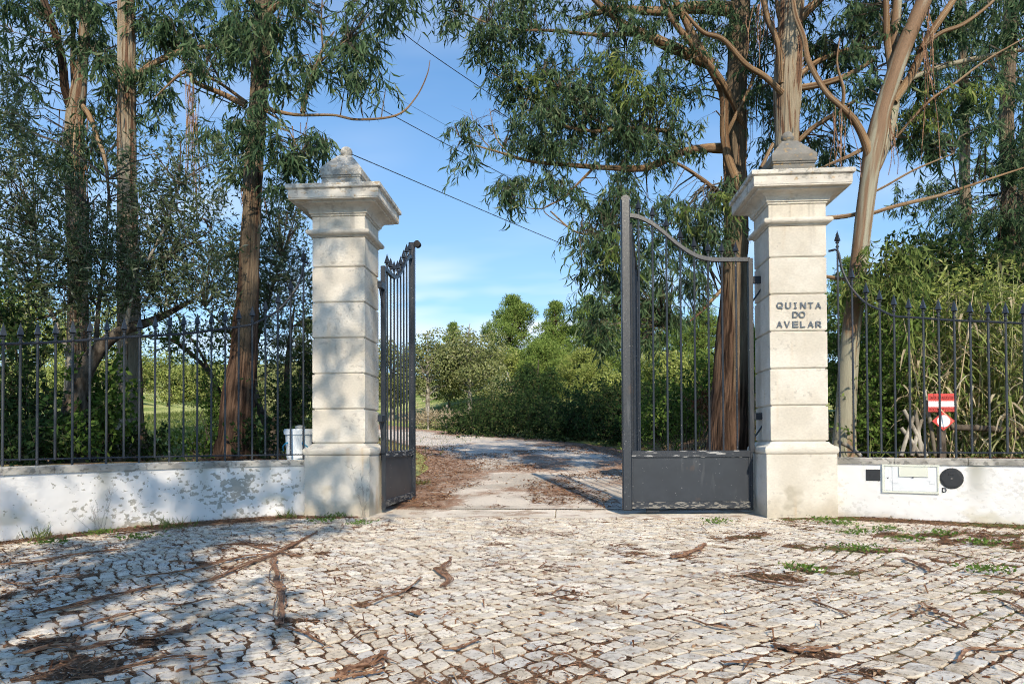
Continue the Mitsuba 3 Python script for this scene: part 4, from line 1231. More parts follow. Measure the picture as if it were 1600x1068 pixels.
# --- small-leaved olives in front of those trunks and the thicket behind the railing
def twiggy(t, blobs, mat, seed, L=(0.06, 0.11), W=0.022, per=11, up=0.35, twig=0.40, rad=0.0028, name='crown', twigmat='grey_bark', clump=0.95, dens=0.42):
    r = np.random.default_rng(seed)
    roots = np.vstack([blob_points(b[:-1], max(4, int(b[-1] * dens)), r, clump) for b in blobs])
    n = len(roots)
    h = unit(r.normal(size=(n, 3)) + [0, 0, up])
    ln = twig * (0.5 + 0.9 * r.random((n, 1)))
    end = roots + h * ln
    tt = r.random((n, per, 1))
    P = (roots[:, None] + (end - roots)[:, None] * tt).reshape(-1, 3)
    D = np.repeat(h, per, 0) * 0.6 + r.normal(size=P.shape) * 0.75
    k_ = len(P)
    m, uv = diamonds(P, D, L[0] + (L[1] - L[0]) * r.random(k_), W * (0.7 + 0.6 * r.random(k_)), r)
    part(t, name, m, mat, stuff=True, uv=uv)
    part(t, 'twigs', strands(roots, end, rad), twigmat, stuff=True)
    return roots


ZO = 11.3
t = thing('olive_tree', 'wild olive with a leaning gnarled trunk and thin grey leaves behind the left railing', 'tree')
tr = [(117, 640, ZO, 0.17), (128, 585, ZO, 0.15), (160, 540, ZO, 0.11), (195, 515, ZO, 0.085), (240, 500, ZO + .2, 0.06), (300, 470, ZO + .4, 0.03)]
limb(t, 'trunk', tr, 'grey_bark', foot(105, ZO, 0.22), 0.4, 0.2, 16, 5)
br = [[(112, 575, ZO, 0.05), (102, 540, ZO, 0.04), (92, 520, ZO, 0.035), (84, 495, ZO, 0.035), (72, 470, ZO, 0.024), (60, 420, ZO, 0.02), (55, 360, ZO, 0.012)], [(82, 492, ZO, 0.022), (50, 500, ZO - .1, 0.02), (10, 505, ZO - .2, 0.015)], [(84, 492, ZO, 0.022), (112, 470, ZO, 0.018), (130, 400, ZO, 0.012), (140, 320, ZO, 0.007)],
      [(195, 512, ZO, 0.04), (215, 440, ZO - .2, 0.03), (255, 360, ZO - .3, 0.02), (280, 290, ZO - .3, 0.01)], [(150, 540, ZO, 0.04), (155, 470, ZO, 0.03), (165, 380, ZO, 0.018), (170, 280, ZO, 0.008)], [(230, 420, ZO - .2, 0.018), (290, 385, ZO, 0.014), (330, 360, ZO, 0.008)]]
lines = [limb_pts(tr)[0]]
for i, b in enumerate(br):
    limb(t, 'branch', b, 'pale_bark' if i in (0, 3) else 'grey_bark', wob=0.15, sides=8, seed=i); lines.append(limb_pts(b)[0])
rt = twiggy(t, [(30, 280, ZO - .4, 55, 100, 520), (70, 400, ZO - .2, 75, 80, 620), (30, 430, ZO - .5, 40, 60, 240), (140, 340, ZO, 60, 90, 430), (170, 430, ZO, 60, 60, 330), (240, 300, ZO - .2, 55, 80, 330), (230, 410, ZO - .2, 65, 60, 470), (290, 370, ZO, 60, 70, 380), (300, 260, ZO, 45, 70, 200), (110, 470, ZO, 70, 20, 130), (250, 460, ZO, 70, 35, 330), (10, 180, ZO - .4, 28, 70, 200), (-60, 300, ZO, 60, 150, 300)], 'olive_leaf', 41, (0.07, 0.125), 0.026, 11)
twigs_to(t, lines, rt, rv, 7, maxd=1.6)

t = thing('olive_tree', 'small dark olive with a forked stem close to the left gate pillar', 'tree')
ZO2 = 14.2
limb(t, 'trunk', [(424, 680, ZO2, 0.10), (414, 655, ZO2, 0.085), (404, 635, ZO2, 0.075), (398, 600, ZO2, 0.06), (400, 540, ZO2, 0.045), (420, 470, ZO2, 0.03), (440, 400, ZO2, 0.015)], 'grey_bark', foot(428, ZO2, 0.14), 0.3, 0.15, 12, 2)
br = [[(424, 672, ZO2, 0.09), (436, 645, ZO2, 0.07), (446, 610, ZO2, 0.055), (450, 550, ZO2, 0.04), (460, 480, ZO2, 0.02)], [(428, 672, ZO2, 0.06), (455, 655, ZO2 - .1, 0.045), (475, 630, ZO2 - .2, 0.03), (490, 590, ZO2, 0.02)], [(400, 560, ZO2, 0.03), (360, 520, ZO2, 0.022), (320, 480, ZO2, 0.012)]]
lines = [limb_pts([(398, 600, ZO2, 0.06), (400, 540, ZO2, 0.045), (420, 470, ZO2, 0.03), (440, 400, ZO2, 0.015)])[0]]
for i, b in enumerate(br):
    limb(t, 'branch', b, 'grey_bark', wob=0.15, sides=8, seed=i); lines.append(limb_pts(b)[0])
rt = twiggy(t, [(440, 360, ZO2, 45, 70, 420), (455, 450, ZO2, 45, 60, 480), (410, 440, ZO2 + .3, 45, 60, 330), (350, 440, ZO2, 50, 50, 430), (465, 545, ZO2, 30, 50, 250), (420, 540, ZO2, 50, 40, 260), (370, 500, ZO2, 40, 30, 200), (460, 300, ZO2, 25, 35, 70), (480, 610, ZO2 + .4, 20, 40, 90), (340, 395, ZO2, 50, 40, 220)], 'olive_leaf', 42, (0.07, 0.125), 0.030, 11)
twigs_to(t, lines, rt, rv, 7, maxd=1.6)

t = thing('olive_tree', 'young olive with arching dark limbs between the two red and pale trunks', 'tree')
ZO3 = 13.8
limb(t, 'trunk', [(352, 660, ZO3, 0.05), (345, 620, ZO3, 0.045), (325, 580, ZO3, 0.04), (290, 545, ZO3, 0.035), (262, 530, ZO3, 0.028), (235, 530, ZO3, 0.012)], 'grey_bark', foot(355, ZO3, 0.07), 0.3, 0.15, 10, 4)
limb(t, 'branch', [(335, 596, ZO3, 0.03), (310, 545, ZO3, 0.025), (285, 510, ZO3, 0.015), (270, 470, ZO3, 0.008)], 'grey_bark', sides=8)
twiggy(t, [(300, 520, ZO3, 50, 22, 120), (260, 530, ZO3, 40, 25, 100), (345, 610, ZO3 - .3, 28, 35, 170), (350, 660, ZO3 - .3, 25, 30, 120), (330, 560, ZO3, 35, 20, 60)], 'shrub_leaf', 43, (0.07, 0.12), 0.032, 10)


def shrub(label, blobs, mat, seed, L=(0.06, 0.11), W=0.045, per=10, stems=6, twig=0.35, grp=None, leaf_up=0.4, name='shrub', stem_mat='grey_bark', dens=0.8):
    t = thing(name, label, name.replace('_', ' '), grp)
    r = np.random.default_rng(seed)
    b0 = blobs[0]
    f = foot(b0[0], b0[2], 0.02)[:3]
    A, B = [], []
    for b in blobs:
        pts = blob_points(b[:-1], stems, r)
        for q in pts:
            s = f + np.array([r.normal() * 0.15, r.normal() * 0.15, 0])
            A.append(s); B.append(q)
    A, B = np.array(A), np.array(B)
    part(t, 'stems', strands(A, B, 0.012, (A + B) / 2 + r.normal(size=A.shape) * 0.12), stem_mat, stuff=True)
    twiggy(t, blobs, mat, seed + 1, L, W, per, leaf_up, twig, 0.003, 'foliage', stem_mat, dens=dens)
    return t


shrub('dark tangled thicket at the far left end of the left railing', [(15, 640, 10.2, 40, 70, 300), (40, 540, 10.4, 40, 30, 70), (0, 480, 10.2, 30, 45, 70), (80, 670, 10.6, 35, 40, 150), (25, 695, 9.6, 55, 25, 130)], 'dark_leaf', 51, (0.06, 0.12), 0.045)
shrub('green leafy shrub at the foot of the leaning forked eucalyptus', [(150, 665, 11.6, 45, 45, 260), (85, 690, 10.4, 50, 25, 160), (165, 590, 11.8, 28, 40, 90)], 'shrub_leaf', 53, (0.08, 0.14), 0.055, 9)
shrub('low dark bush between the pale trunk and the leaning olive', [(228, 697, 12.4, 30, 14, 70), (165, 692, 12.2, 36, 20, 110)], 'dark_leaf', 55, (0.06, 0.11), 0.045)
shrub('low leafy bush left of the red-barked trunk', [(318, 698, 12.6, 30, 12, 60), (335, 650, 13.4, 18, 26, 60)], 'shrub_leaf', 57, (0.06, 0.11), 0.045)
shrub('dark scrub behind the white bucket', [(455, 655, 13.0, 28, 45, 240), (485, 560, 14.5, 18, 70, 200), (400, 690, 12.4, 40, 16, 90)], 'dark_leaf', 59, (0.06, 0.11), 0.045)

# --- the right group of eucalypts
DENS = 0.66
t = thing('eucalyptus_tree', 'tall shaggy-barked eucalyptus behind the right gate leaf with spreading limbs', 'tree')
ZT = 14.0
tr = [(1139, 640, ZT, 0.345), (1143, 560, ZT, 0.315), (1147, 460, ZT, 0.265), (1150, 370, ZT, 0.235), (1150, 290, ZT, 0.225), (1148, 200, ZT, 0.215), (1152, 110, ZT, 0.20), (1156, 10, ZT, 0.19), (1160, -160, ZT, 0.15), (1165, -430, ZT, 0.06)]
limb(t, 'trunk', tr, 'red_bark', foot(1136, ZT, 0.42), 0.4, 0.20, 28, 31)
br = [[(1140, 232, ZT, 0.11), (1100, 232, ZT - .2, 0.085), (1060, 240, ZT - .4, 0.075), (1010, 262, ZT - .6, 0.065), (950, 262, ZT - .8, 0.05), (890, 258, ZT - 1, 0.04), (830, 252, ZT - 1.1, 0.03), (780, 238, ZT - 1.2, 0.02), (730, 222, ZT - 1.2, 0.010), (705, 200, ZT - 1.2, 0.005)],
      [(1145, 15, ZT, 0.14), (1090, 12, ZT - .2, 0.11), (1030, 18, ZT - .4, 0.08), (960, 15, ZT - .6, 0.06), (900, 30, ZT - .8, 0.04)],
      [(1110, 100, ZT - .4, 0.11), (1075, 85, ZT - .5, 0.11), (1030, 65, ZT - .6, 0.10), (985, 45, ZT - .8, 0.075), (945, 15, ZT - .9, 0.055), (910, -20, ZT - 1, 0.045)],
      [(1000, 52, ZT - .7, 0.045), (940, 55, ZT - .8, 0.035), (860, 48, ZT - 1, 0.025), (790, 45, ZT - 1.1, 0.016), (720, 20, ZT - 1.2, 0.008)],
      [(1158, 300, ZT - .3, 0.09), (1140, 255, ZT - .35, 0.085), (1132, 215, ZT - .4, 0.08), (1130, 150, ZT - .4, 0.08), (1110, 105, ZT - .5, 0.075), (1080, 50, ZT - .6, 0.07), (1060, 10, ZT - .6, 0.06), (1030, -40, ZT - .7, 0.04)],
      [(1135, 210, ZT - .35, 0.045), (1150, 180, ZT - .5, 0.035), (1170, 140, ZT - .5, 0.03), (1190, 90, ZT - .4, 0.02)],
      [(1165, 205, ZT - .1, 0.05), (1130, 130, ZT - .6, 0.055), (1090, 80, ZT - .8, 0.06), (1050, 30, ZT - .9, 0.05), (1020, -30, ZT - 1, 0.04)],
      [(1145, 320, ZT - .2, 0.05), (1110, 290, ZT - .6, 0.04), (1070, 262, ZT - .7, 0.032), (1045, 250, ZT - .8, 0.022)],
      [(930, 260, ZT - .9, 0.03), (905, 285, ZT - 1, 0.022), (880, 310, ZT - 1.1, 0.015), (850, 330, ZT - 1.2, 0.009), (905, 365, ZT - 1.1, 0.007)],
      [(1045, 205, ZT - .6, 0.04), (990, 200, ZT - .8, 0.035), (930, 205, ZT - 1, 0.028), (880, 195, ZT - 1.1, 0.022), (840, 165, ZT - 1.2, 0.014), (800, 130, ZT - 1.3, 0.007)],
      [(1000, 225, ZT - .7, 0.03), (960, 205, ZT - .9, 0.025), (900, 165, ZT - 1, 0.018), (850, 110, ZT - 1.1, 0.010)],
      [(800, 245, ZT - 1.2, 0.014), (775, 215, ZT - 1.2, 0.010), (765, 170, ZT - 1.2, 0.006)], [(770, 236, ZT - 1.2, 0.010), (745, 205, ZT - 1.2, 0.007), (735, 170, ZT - 1.2, 0.004)],
      [(900, 290, ZT - 1, 0.012), (850, 325, ZT - 1, 0.010), (800, 320, ZT - 1, 0.006)], [(860, 330, ZT - 1.1, 0.014), (895, 360, ZT - 1.1, 0.016), (925, 366, ZT - 1, 0.012), (950, 355, ZT - 1, 0.010)],
      [(1130, 450, ZT, 0.04), (1080, 500, ZT - .4, 0.02), (1040, 510, ZT - .5, 0.012)]]
lines = [limb_pts(tr[4:])[0]]
for i, b in enumerate(br):
    limb(t, 'branch', b, 'limb_bark', wob=0.14, sides=12, seed=i + 40); lines.append(limb_pts(b)[0])
rt = crown(t, [(715, 20, ZT - 1.2, 40, 30, 60), (780, 30, ZT - 1.1, 70, 40, 130), (770, 70, ZT - 1.1, 40, 25, 40), (850, 60, ZT - 1, 70, 40, 120), (800, 130, ZT - 1.2, 30, 40, 55), (850, 130, ZT - 1.2, 55, 45, 130), (910, 130, ZT - 1, 60, 60, 150), (860, 190, ZT - 1.2, 75, 45, 190), (930, 200, ZT - 1, 75, 45, 170), (830, 225, ZT - 1.2, 50, 28, 70), (1000, 160, ZT - .8, 60, 60, 160), (1050, 200, ZT - .6, 60, 60, 130), (1000, 225, ZT - .8, 60, 30, 80), (960, 90, ZT - .8, 70, 50, 130),
             (1060, 110, ZT - .4, 60, 60, 110), (1110, 50, ZT - .2, 50, 50, 100), (980, 15, ZT - .6, 110, 35, 170), (740, 205, ZT - 1.2, 28, 30, 26), (725, 250, ZT - 1.2, 28, 20, 18), (800, 290, ZT - 1.2, 28, 22, 46), (790, 315, ZT - 1.2, 25, 16, 24), (850, 280, ZT - 1.1, 45, 25, 50), (900, 310, ZT - 1, 45, 30, 60), (960, 310, ZT - .9, 45, 35, 70), (945, 350, ZT - 1, 45, 50, 110), (1010, 300, ZT - .8, 50, 50, 100), (930, 400, ZT - 1, 38, 40, 90), (965, 430, ZT - .9, 50, 55, 120), (920, 470, ZT - 1, 28, 45, 60), (950, 520, ZT - 1, 35, 35, 60), (1020, 400, ZT - .7, 55, 60, 130), (1030, 470, ZT - .6, 55, 45, 100), (1080, 330, ZT - .5, 50, 50, 110), (1110, 380, ZT - .6, 40, 45, 90), (1120, 300, ZT - .7, 40, 30, 60), (1085, 430, ZT - .5, 45, 50, 70), (1010, 535, ZT - .4, 40, 25, 30),
             (1180, 100, ZT + .3, 25, 80, 60), (1050, -80, ZT, 170, 80, 300), (850, -60, ZT - 1, 120, 60, 160), (1160, -250, ZT, 170, 120, 320), (1160, -460, ZT, 160, 120, 280)], 'euc_leaf', 34, (0.15, 0.24), 0.034, 12)
twigs_to(t, lines, rt, rv, 4)
r_ = np.random.default_rng(77)
crown(t, [(985, 115, ZT - 1.5, 40, 40, 40), (1020, 150, ZT - 1.4, 35, 30, 34), (1100, 335, ZT - 1.2, 45, 30, 40), (830, 110, ZT - 1.6, 30, 25, 14), (975, 400, ZT - 1.5, 25, 40, 26)], 'euc_leaf_fresh', 35, (0.15, 0.24), 0.036, 11, name='young_leaves')
A = at(735, 230, ZT - 1.2)
tw0 = np.array([at(770 - 10 * i % 40, 235 - (i * 7) % 60, ZT - 1.2) for i in range(26)])
tw1 = np.array([at(705 + (i * 13) % 75, 165 + (i * 29) % 95, ZT - 1.2) for i in range(26)])
part(t, 'twigs', strands(tw0, tw1, 0.0035, (tw0 + tw1) / 2 + rv.normal(size=tw0.shape) * 0.08), 'grey_bark', stuff=True)
ribbons(t, [(1176, 40, ZT - .1, 240, 22, 8), (1135, 260, ZT - .2, 130, 10, 8)], rv)

t = thing('eucalyptus_tree', 'eucalyptus whose pale brown trunk rises straight behind the cap of the right pillar', 'tree')
ZT = 12.6
tr = [(1222, 600, ZT, 0.24), (1224, 420, ZT, 0.225), (1228, 270, ZT, 0.205), (1229, 200, ZT, 0.205), (1230, 140, ZT, 0.225), (1234, 70, ZT, 0.22), (1237, 0, ZT, 0.215), (1242, -140, ZT, 0.16), (1250, -380, ZT, 0.06)]
limb(t, 'trunk', tr, 'euc_bark', foot(1220, ZT, 0.30), 0.3, 0.14, 24, 51)
br = [[(1222, 145, ZT - .15, 0.05), (1195, 120, ZT - .3, 0.05), (1165, 100, ZT - .4, 0.045), (1130, 62, ZT - .5, 0.04), (1098, 50, ZT - .6, 0.035), (1070, 20, ZT - .7, 0.02)],
      [(1220, 130, ZT - .15, 0.045), (1216, 70, ZT - .25, 0.05), (1200, 30, ZT - .3, 0.045), (1190, -20, ZT - .4, 0.04)],
      [(1222, 40, ZT, 0.04), (1215, 15, ZT - .1, 0.035), (1212, -30, ZT - .1, 0.03)],
      [(1240, 45, ZT, 0.09), (1258, 20, ZT - .1, 0.08), (1280, 0, ZT - .1, 0.07), (1320, -50, ZT, 0.05)],
      [(1246, 120, ZT, 0.05), (1280, 95, ZT + .2, 0.045), (1330, 77, ZT + .3, 0.04), (1375, 75, ZT + .4, 0.03)],
      [(1248, 138, ZT, 0.06), (1290, 130, ZT - .1, 0.055), (1330, 115, ZT - .2, 0.045), (1370, 90, ZT - .3, 0.03)],
      [(1246, 222, ZT, 0.04), (1270, 200, ZT - .1, 0.04), (1310, 175, ZT - .3, 0.035), (1340, 155, ZT - .4, 0.025)], [(1208, 225, ZT - .1, 0.03), (1200, 240, ZT - .2, 0.03), (1190, 262, ZT - .2, 0.035)]]
lines = [limb_pts(tr[3:])[0]]
for i, b in enumerate(br):
    limb(t, 'branch', b, 'limb_bark', wob=0.12, sides=10, seed=i + 60); lines.append(limb_pts(b)[0])
rt = crown(t, [(1290, 50, ZT + .4, 60, 55, 120), (1310, 105, ZT + .6, 50, 40, 70), (1275, 160, ZT + .5, 35, 35, 36), (1330, 40, ZT + .4, 50, 50, 90), (1180, 50, ZT + .8, 25, 60, 50), (1190, 150, ZT + 1, 28, 50, 60), (1200, 230, ZT + 1, 20, 25, 20), (1260, 240, ZT + .8, 30, 40, 34), (1310, 220, ZT + .4, 40, 40, 50), (1230, -120, ZT, 150, 110, 300), (1240, -340, ZT, 150, 120, 280)], 'euc_leaf', 36, (0.15, 0.24), 0.034, 12)
twigs_to(t, lines, rt, rv, 4)
ribbons(t, [(1240, 60, ZT - .25, 70, 8, 10), (1190, 10, ZT - .2, 90, 12, 10)], rv)

t = thing('eucalyptus_tree', 'smooth forked eucalyptus leaning right just beyond the right gate pillar', 'tree')
ZT = 11.4
tr = [(1322, 640, ZT, 0.150), (1328, 540, ZT, 0.140), (1340, 430, ZT, 0.132), (1350, 340, ZT, 0.130), (1360, 265, ZT, 0.140), (1367, 225, ZT, 0.15), (1380, 170, ZT, 0.13), (1398, 115, ZT, 0.125), (1418, 60, ZT, 0.12), (1442, 5, ZT, 0.115), (1480, -90, ZT, 0.09), (1520, -240, ZT, 0.05)]
limb(t, 'trunk', tr, 'smooth_bark', foot(1318, ZT, 0.17), 0.35, 0.06, 22, 71)
br = [[(1362, 262, ZT, 0.08), (1352, 222, ZT - .08, 0.066), (1336, 190, ZT - .14, 0.054), (1316, 168, ZT - .2, 0.046), (1290, 143, ZT - .1, 0.042), (1264, 97, ZT, 0.042), (1256, 60, ZT + .1, 0.04), (1242, 20, ZT + .2, 0.04), (1236, -40, ZT + .3, 0.035)], [(1316, 168, ZT - .2, 0.03), (1318, 140, ZT - .3, 0.024), (1308, 100, ZT - .3, 0.016), (1312, 60, ZT - .3, 0.010)],
      [(1358, 280, ZT + .02, 0.09), (1374, 245, ZT + .12, 0.10), (1388, 200, ZT + .25, 0.10), (1398, 150, ZT + .3, 0.08), (1396, 80, ZT + .4, 0.075), (1402, 0, ZT + .5, 0.07), (1406, -90, ZT + .5, 0.05)],
      [(1392, 110, ZT + .2, 0.05), (1386, 60, ZT + .2, 0.05), (1384, 0, ZT + .2, 0.045), (1380, -60, ZT + .2, 0.03)],
      [(1396, 160, ZT + .2, 0.07), (1425, 115, ZT + .2, 0.065), (1450, 60, ZT + .2, 0.06), (1490, 0, ZT + .2, 0.05), (1520, -50, ZT + .2, 0.03)],
      [(1440, 75, ZT + .1, 0.03), (1470, 52, ZT, 0.032), (1505, 38, ZT - .1, 0.03), (1545, 8, ZT - .2, 0.024), (1570, -20, ZT - .2, 0.015)],
      [(1408, 130, ZT + .3, 0.04), (1450, 112, ZT + .3, 0.04), (1500, 97, ZT + .4, 0.04), (1560, 85, ZT + .5, 0.04), (1625, 72, ZT + .6, 0.035)],
      [(1400, 215, ZT + .2, 0.02), (1450, 160, ZT, 0.022), (1490, 132, ZT - .1, 0.02), (1540, 95, ZT - .2, 0.016), (1600, 60, ZT - .2, 0.010)],
      [(1270, 268, ZT, 0.008), (1300, 255, ZT, 0.02), (1325, 245, ZT, 0.028), (1350, 232, ZT, 0.035)], [(1358, 335, ZT + .1, 0.03), (1400, 322, ZT + .3, 0.03), (1470, 305, ZT + .5, 0.028), (1530, 285, ZT + .6, 0.02), (1600, 262, ZT + .7, 0.012)], [(1290, 341, ZT + .2, 0.035), (1320, 338, ZT + .2, 0.035), (1345, 333, ZT + .1, 0.03)],
      [(1356, 305, ZT, 0.02), (1385, 290, ZT, 0.018), (1430, 265, ZT, 0.015), (1490, 240, ZT, 0.010)], [(1290, 432, ZT + .5, 0.03), (1320, 436, ZT + .4, 0.032), (1345, 432, ZT + .2, 0.03)]]
lines = [limb_pts(tr[4:])[0]]
for i, b in enumerate(br):
    limb(t, 'branch', b, 'smooth_bark' if i in (2, 6) else 'limb_bark', wob=0.08, sides=12, seed=i + 80); lines.append(limb_pts(b)[0])
rt = crown(t, [(1420, 205, ZT + .5, 40, 45, 70), (1460, 130, ZT + .5, 40, 45, 70), (1480, 200, ZT + .5, 50, 50, 90), (1530, 150, ZT + .6, 50, 50, 90), (1540, 40, ZT + .4, 50, 45, 80), (1590, 20, ZT + .4, 40, 40, 60), (1470, 30, ZT + .5, 40, 40, 55), (1350, 120, ZT + .6, 40, 60, 60), (1360, 40, ZT + .6, 40, 50, 60), (1420, 30, ZT + .8, 30, 50, 40), (1500, -120, ZT + .3, 140, 90, 240), (1360, -140, ZT, 100, 90, 160), (1570, -260, ZT, 160, 110, 200)], 'euc_leaf', 37, (0.15, 0.25), 0.036, 12)
twigs_to(t, lines, rt, rv, 4)
crown(t, [(1430, 195, ZT + .2, 35, 40, 40), (1375, 410, ZT - .6, 40, 40, 80), (1400, 450, ZT - .6, 36, 34, 60), (1345, 450, ZT - .5, 28, 36, 40), (1400, 380, ZT - .5, 35, 25, 34), (1500, 150, ZT + .1, 40, 30, 24)], 'euc_leaf_fresh', 38, (0.15, 0.24), 0.036, 11, name='young_leaves')
ribbons(t, [(1452, 20, ZT - .2, 150, 5, 3), (1446, 60, ZT - .2, 190, 3, 3), (1395, 190, ZT, 90, 6, 6), (1312, 170, ZT - .3, 110, 8, 8)], rv)

for (label, pts, bx, ZT, blobs, sd, mat) in [
    ('slender dark eucalyptus trunk in the middle distance above the canes', [(1517, 560, 19.5, 0.15), (1516, 440, 19.5, 0.14), (1508, 300, 19.5, 0.13), (1507, 170, 19.5, 0.12), (1504, 40, 19.5, 0.11), (1500, -150, 19.5, 0.07)], 1518, 19.5, [(1500, 60, 19.5, 45, 60, 120), (1460, 60, 19.5, 40, 50, 90), (1500, 200, 19.5, 40, 40, 70), (1440, 300, 19.5, 50, 40, 110), (1480, 360, 19, 60, 30, 120), (1500, -80, 19.5, 110, 90, 200)], 91, 'euc_bark'),
    ('red-barked eucalyptus at the right edge behind the canes', [(1566, 560, 17.5, 0.24), (1569, 440, 17.5, 0.21), (1576, 300, 17.5, 0.17), (1572, 190, 17.5, 0.16), (1578, 60, 17.5, 0.15), (1580, -150, 17.5, 0.10)], 1564, 17.5, [(1560, 250, 17.2, 45, 50, 130), (1540, 330, 17.2, 60, 45, 170), (1590, 340, 17, 30, 60, 120), (1580, 130, 17.6, 40, 60, 110), (1530, 100, 17.6, 40, 50, 90), (1600, 220, 17, 30, 60, 90), (1580, -80, 17.5, 130, 100, 240)], 92, 'red_bark'),
    ('brown eucalyptus trunk cut by the right edge of the picture', [(1592, 560, 18.5, 0.24), (1594, 430, 18.5, 0.22), (1602, 300, 18.5, 0.18), (1612, 120, 18.5, 0.15), (1620, -150, 18.5, 0.10)], 1590, 18.5, [(1620, 300, 18, 60, 60, 150), (1640, 120, 18, 60, 90, 150), (1600, 390, 17.5, 35, 30, 60)], 93, 'red_bark')]:
    t = thing('eucalyptus_tree', label, 'tree')
    limb(t, 'trunk', pts, mat, foot(bx, ZT, pts[0][3] * 1.15), 0.3, 0.14, 14, sd)
    rt = crown(t, blobs, 'euc_leaf', sd, (0.16, 0.26), 0.040, 12)
    twigs_to(t, [limb_pts(pts[2:])[0]], rt, rv, 5, maxd=2.5)

# --- shrubs and canes on the right
shrub('dense green shrub behind the right railing beside the smooth trunk', [(1345, 620, 11.9, 45, 70, 480), (1400, 600, 12.2, 50, 80, 520), (1320, 520, 12.6, 30, 60, 240), (1385, 510, 12.4, 40, 40, 230), (1420, 670, 11.5, 50, 35, 200), (1360, 680, 11.4, 40, 25, 140)], 'shrub_leaf', 61, (0.05, 0.09), 0.045, 11)
shrub('shrub of mixed leaves behind the log rail at the far right', [(1540, 640, 12.6, 60, 50, 420), (1590, 580, 12.8, 40, 70, 330), (1500, 590, 13.0, 40, 70, 300), (1590, 690, 11.8, 40, 20, 120)], 'bright_leaf', 63, (0.06, 0.11), 0.050, 10)
shrub('pale yellow-green bush rising above the canes and the red signs', [(1465, 490, 12.6, 50, 40, 170), (1540, 480, 12.8, 50, 45, 170), (1590, 520, 12.6, 40, 50, 110), (1430, 550, 12.3, 26, 45, 90), (1500, 560, 12.4, 60, 40, 120)], 'bright_leaf', 165, (0.08, 0.15), 0.042, 10)
shrub('dark evergreen mass behind the canes', [(1450, 430, 16.5, 60, 45, 420), (1520, 450, 16.5, 60, 40, 380), (1590, 480, 16, 40, 60, 300), (1400, 560, 16, 60, 90, 520), (1480, 560, 16, 70, 90, 520)], 'dark_leaf', 65, (0.09, 0.16), 0.065, 10, twig=0.5)
shrub('leafy undergrowth behind the right gate leaf near the shaggy trunk', [(1070, 640, 17, 55, 50, 330), (1020, 650, 18, 40, 45, 230), (1110, 600, 16.5, 30, 50, 170), (1170, 640, 15.2, 22, 55, 200), (1175, 560, 15.5, 16, 50, 90)], 'shrub_leaf', 67, (0.06, 0.11), 0.050, 10)
shrub('rough green scrub beyond the right edge of the canes', [(1680, 600, 12.6, 60, 90, 300), (1780, 580, 13, 70, 100, 300)], 'shrub_leaf', 171, (0.07, 0.12), 0.05, 10)
shrub('rust-coloured dead fern beside the shaggy trunk', [(1098, 628, 15.8, 18, 14, 46), (1120, 655, 15.4, 16, 12, 26)], 'litter', 69, (0.06, 0.11), 0.035, 8, stems=5)


def cane(label, spots, seed, dry=0.35, Z=11.8, ht=(2.2, 4.2)):
    """a clump of canes: tall jointed stalks with long arching leaves; each stalk is a part"""
    t = thing('cane_clump', label, 'cane')
    r = np.random.default_rng(seed)
    Lg, Ld = [], []
    for px, top in spots[::2]:
        Zc = Z + r.normal() * 0.35
        f = foot(px + r.normal() * 6, Zc, 0)[:3]
        tip = at(px + r.normal() * 30, top, Zc + r.normal() * 0.2)
        isdry = r.random() < dry
        mid = (f + tip) / 2 + r.normal(size=3) * 0.08
        C = catmull([f, mid, tip], 6)
        part(t, 'stalk', tube(C, np.linspace(0.014, 0.006, len(C)), 6), 'dry_cane' if isdry else 'green_cane', smooth=True)
        for _ in range(34):
            a = r.random() ** 0.8
            p = f * (1 - a) + tip * a + r.normal(size=3) * 0.09
            d = np.array([r.normal(), r.normal(), 0.6 if not isdry else -0.2 + 0.8 * r.random()])
            (Ld if (isdry and r.random() < 0.6 or r.random() < 0.15) else Lg).append((p, d))
    for Ls, mt, nm in ((Lg, 'cane_leaf', 'leaves'), (Ld, 'dry_leaf', 'dry_leaves')):
        if not Ls:
            continue
        n = len(Ls)
        P = np.array([a for a, b in Ls]); D = unit(np.array([b for a, b in Ls]))
        S_ = unit(np.cross(D, [0, 0, 1.0])); ln = 0.28 + 0.40 * r.random((n, 1)); w = 0.018 * (0.7 + 0.7 * r.random((n, 1)))
        rows = []
        for s, k_ in ((0, 0.6), (0.3, 1.0), (0.65, 0.75), (1.0, 0.05)):
            c = P + D * ln * s * np.array([1, 1, 0.85]) - np.array([0, 0, 1.0]) * ln * 0.75 * s * s
            rows += [c - S_ * w * k_, c + S_ * w * k_]
        V = np.stack(rows, 1).reshape(-1, 3)
        f_ = []
        for i in range(3):
            f_ += [(2 * i, 2 * i + 1, 2 * i + 3), (2 * i, 2 * i + 3, 2 * i + 2)]
        F = (np.array(f_)[None] + (np.arange(n) * 8)[:, None, None]).reshape(-1, 3)
        part(t, nm, trimesh.Trimesh(V, F, process=False), mt, stuff=True, uv=np.repeat(r.random((n, 2)), 8, 0))
    return t


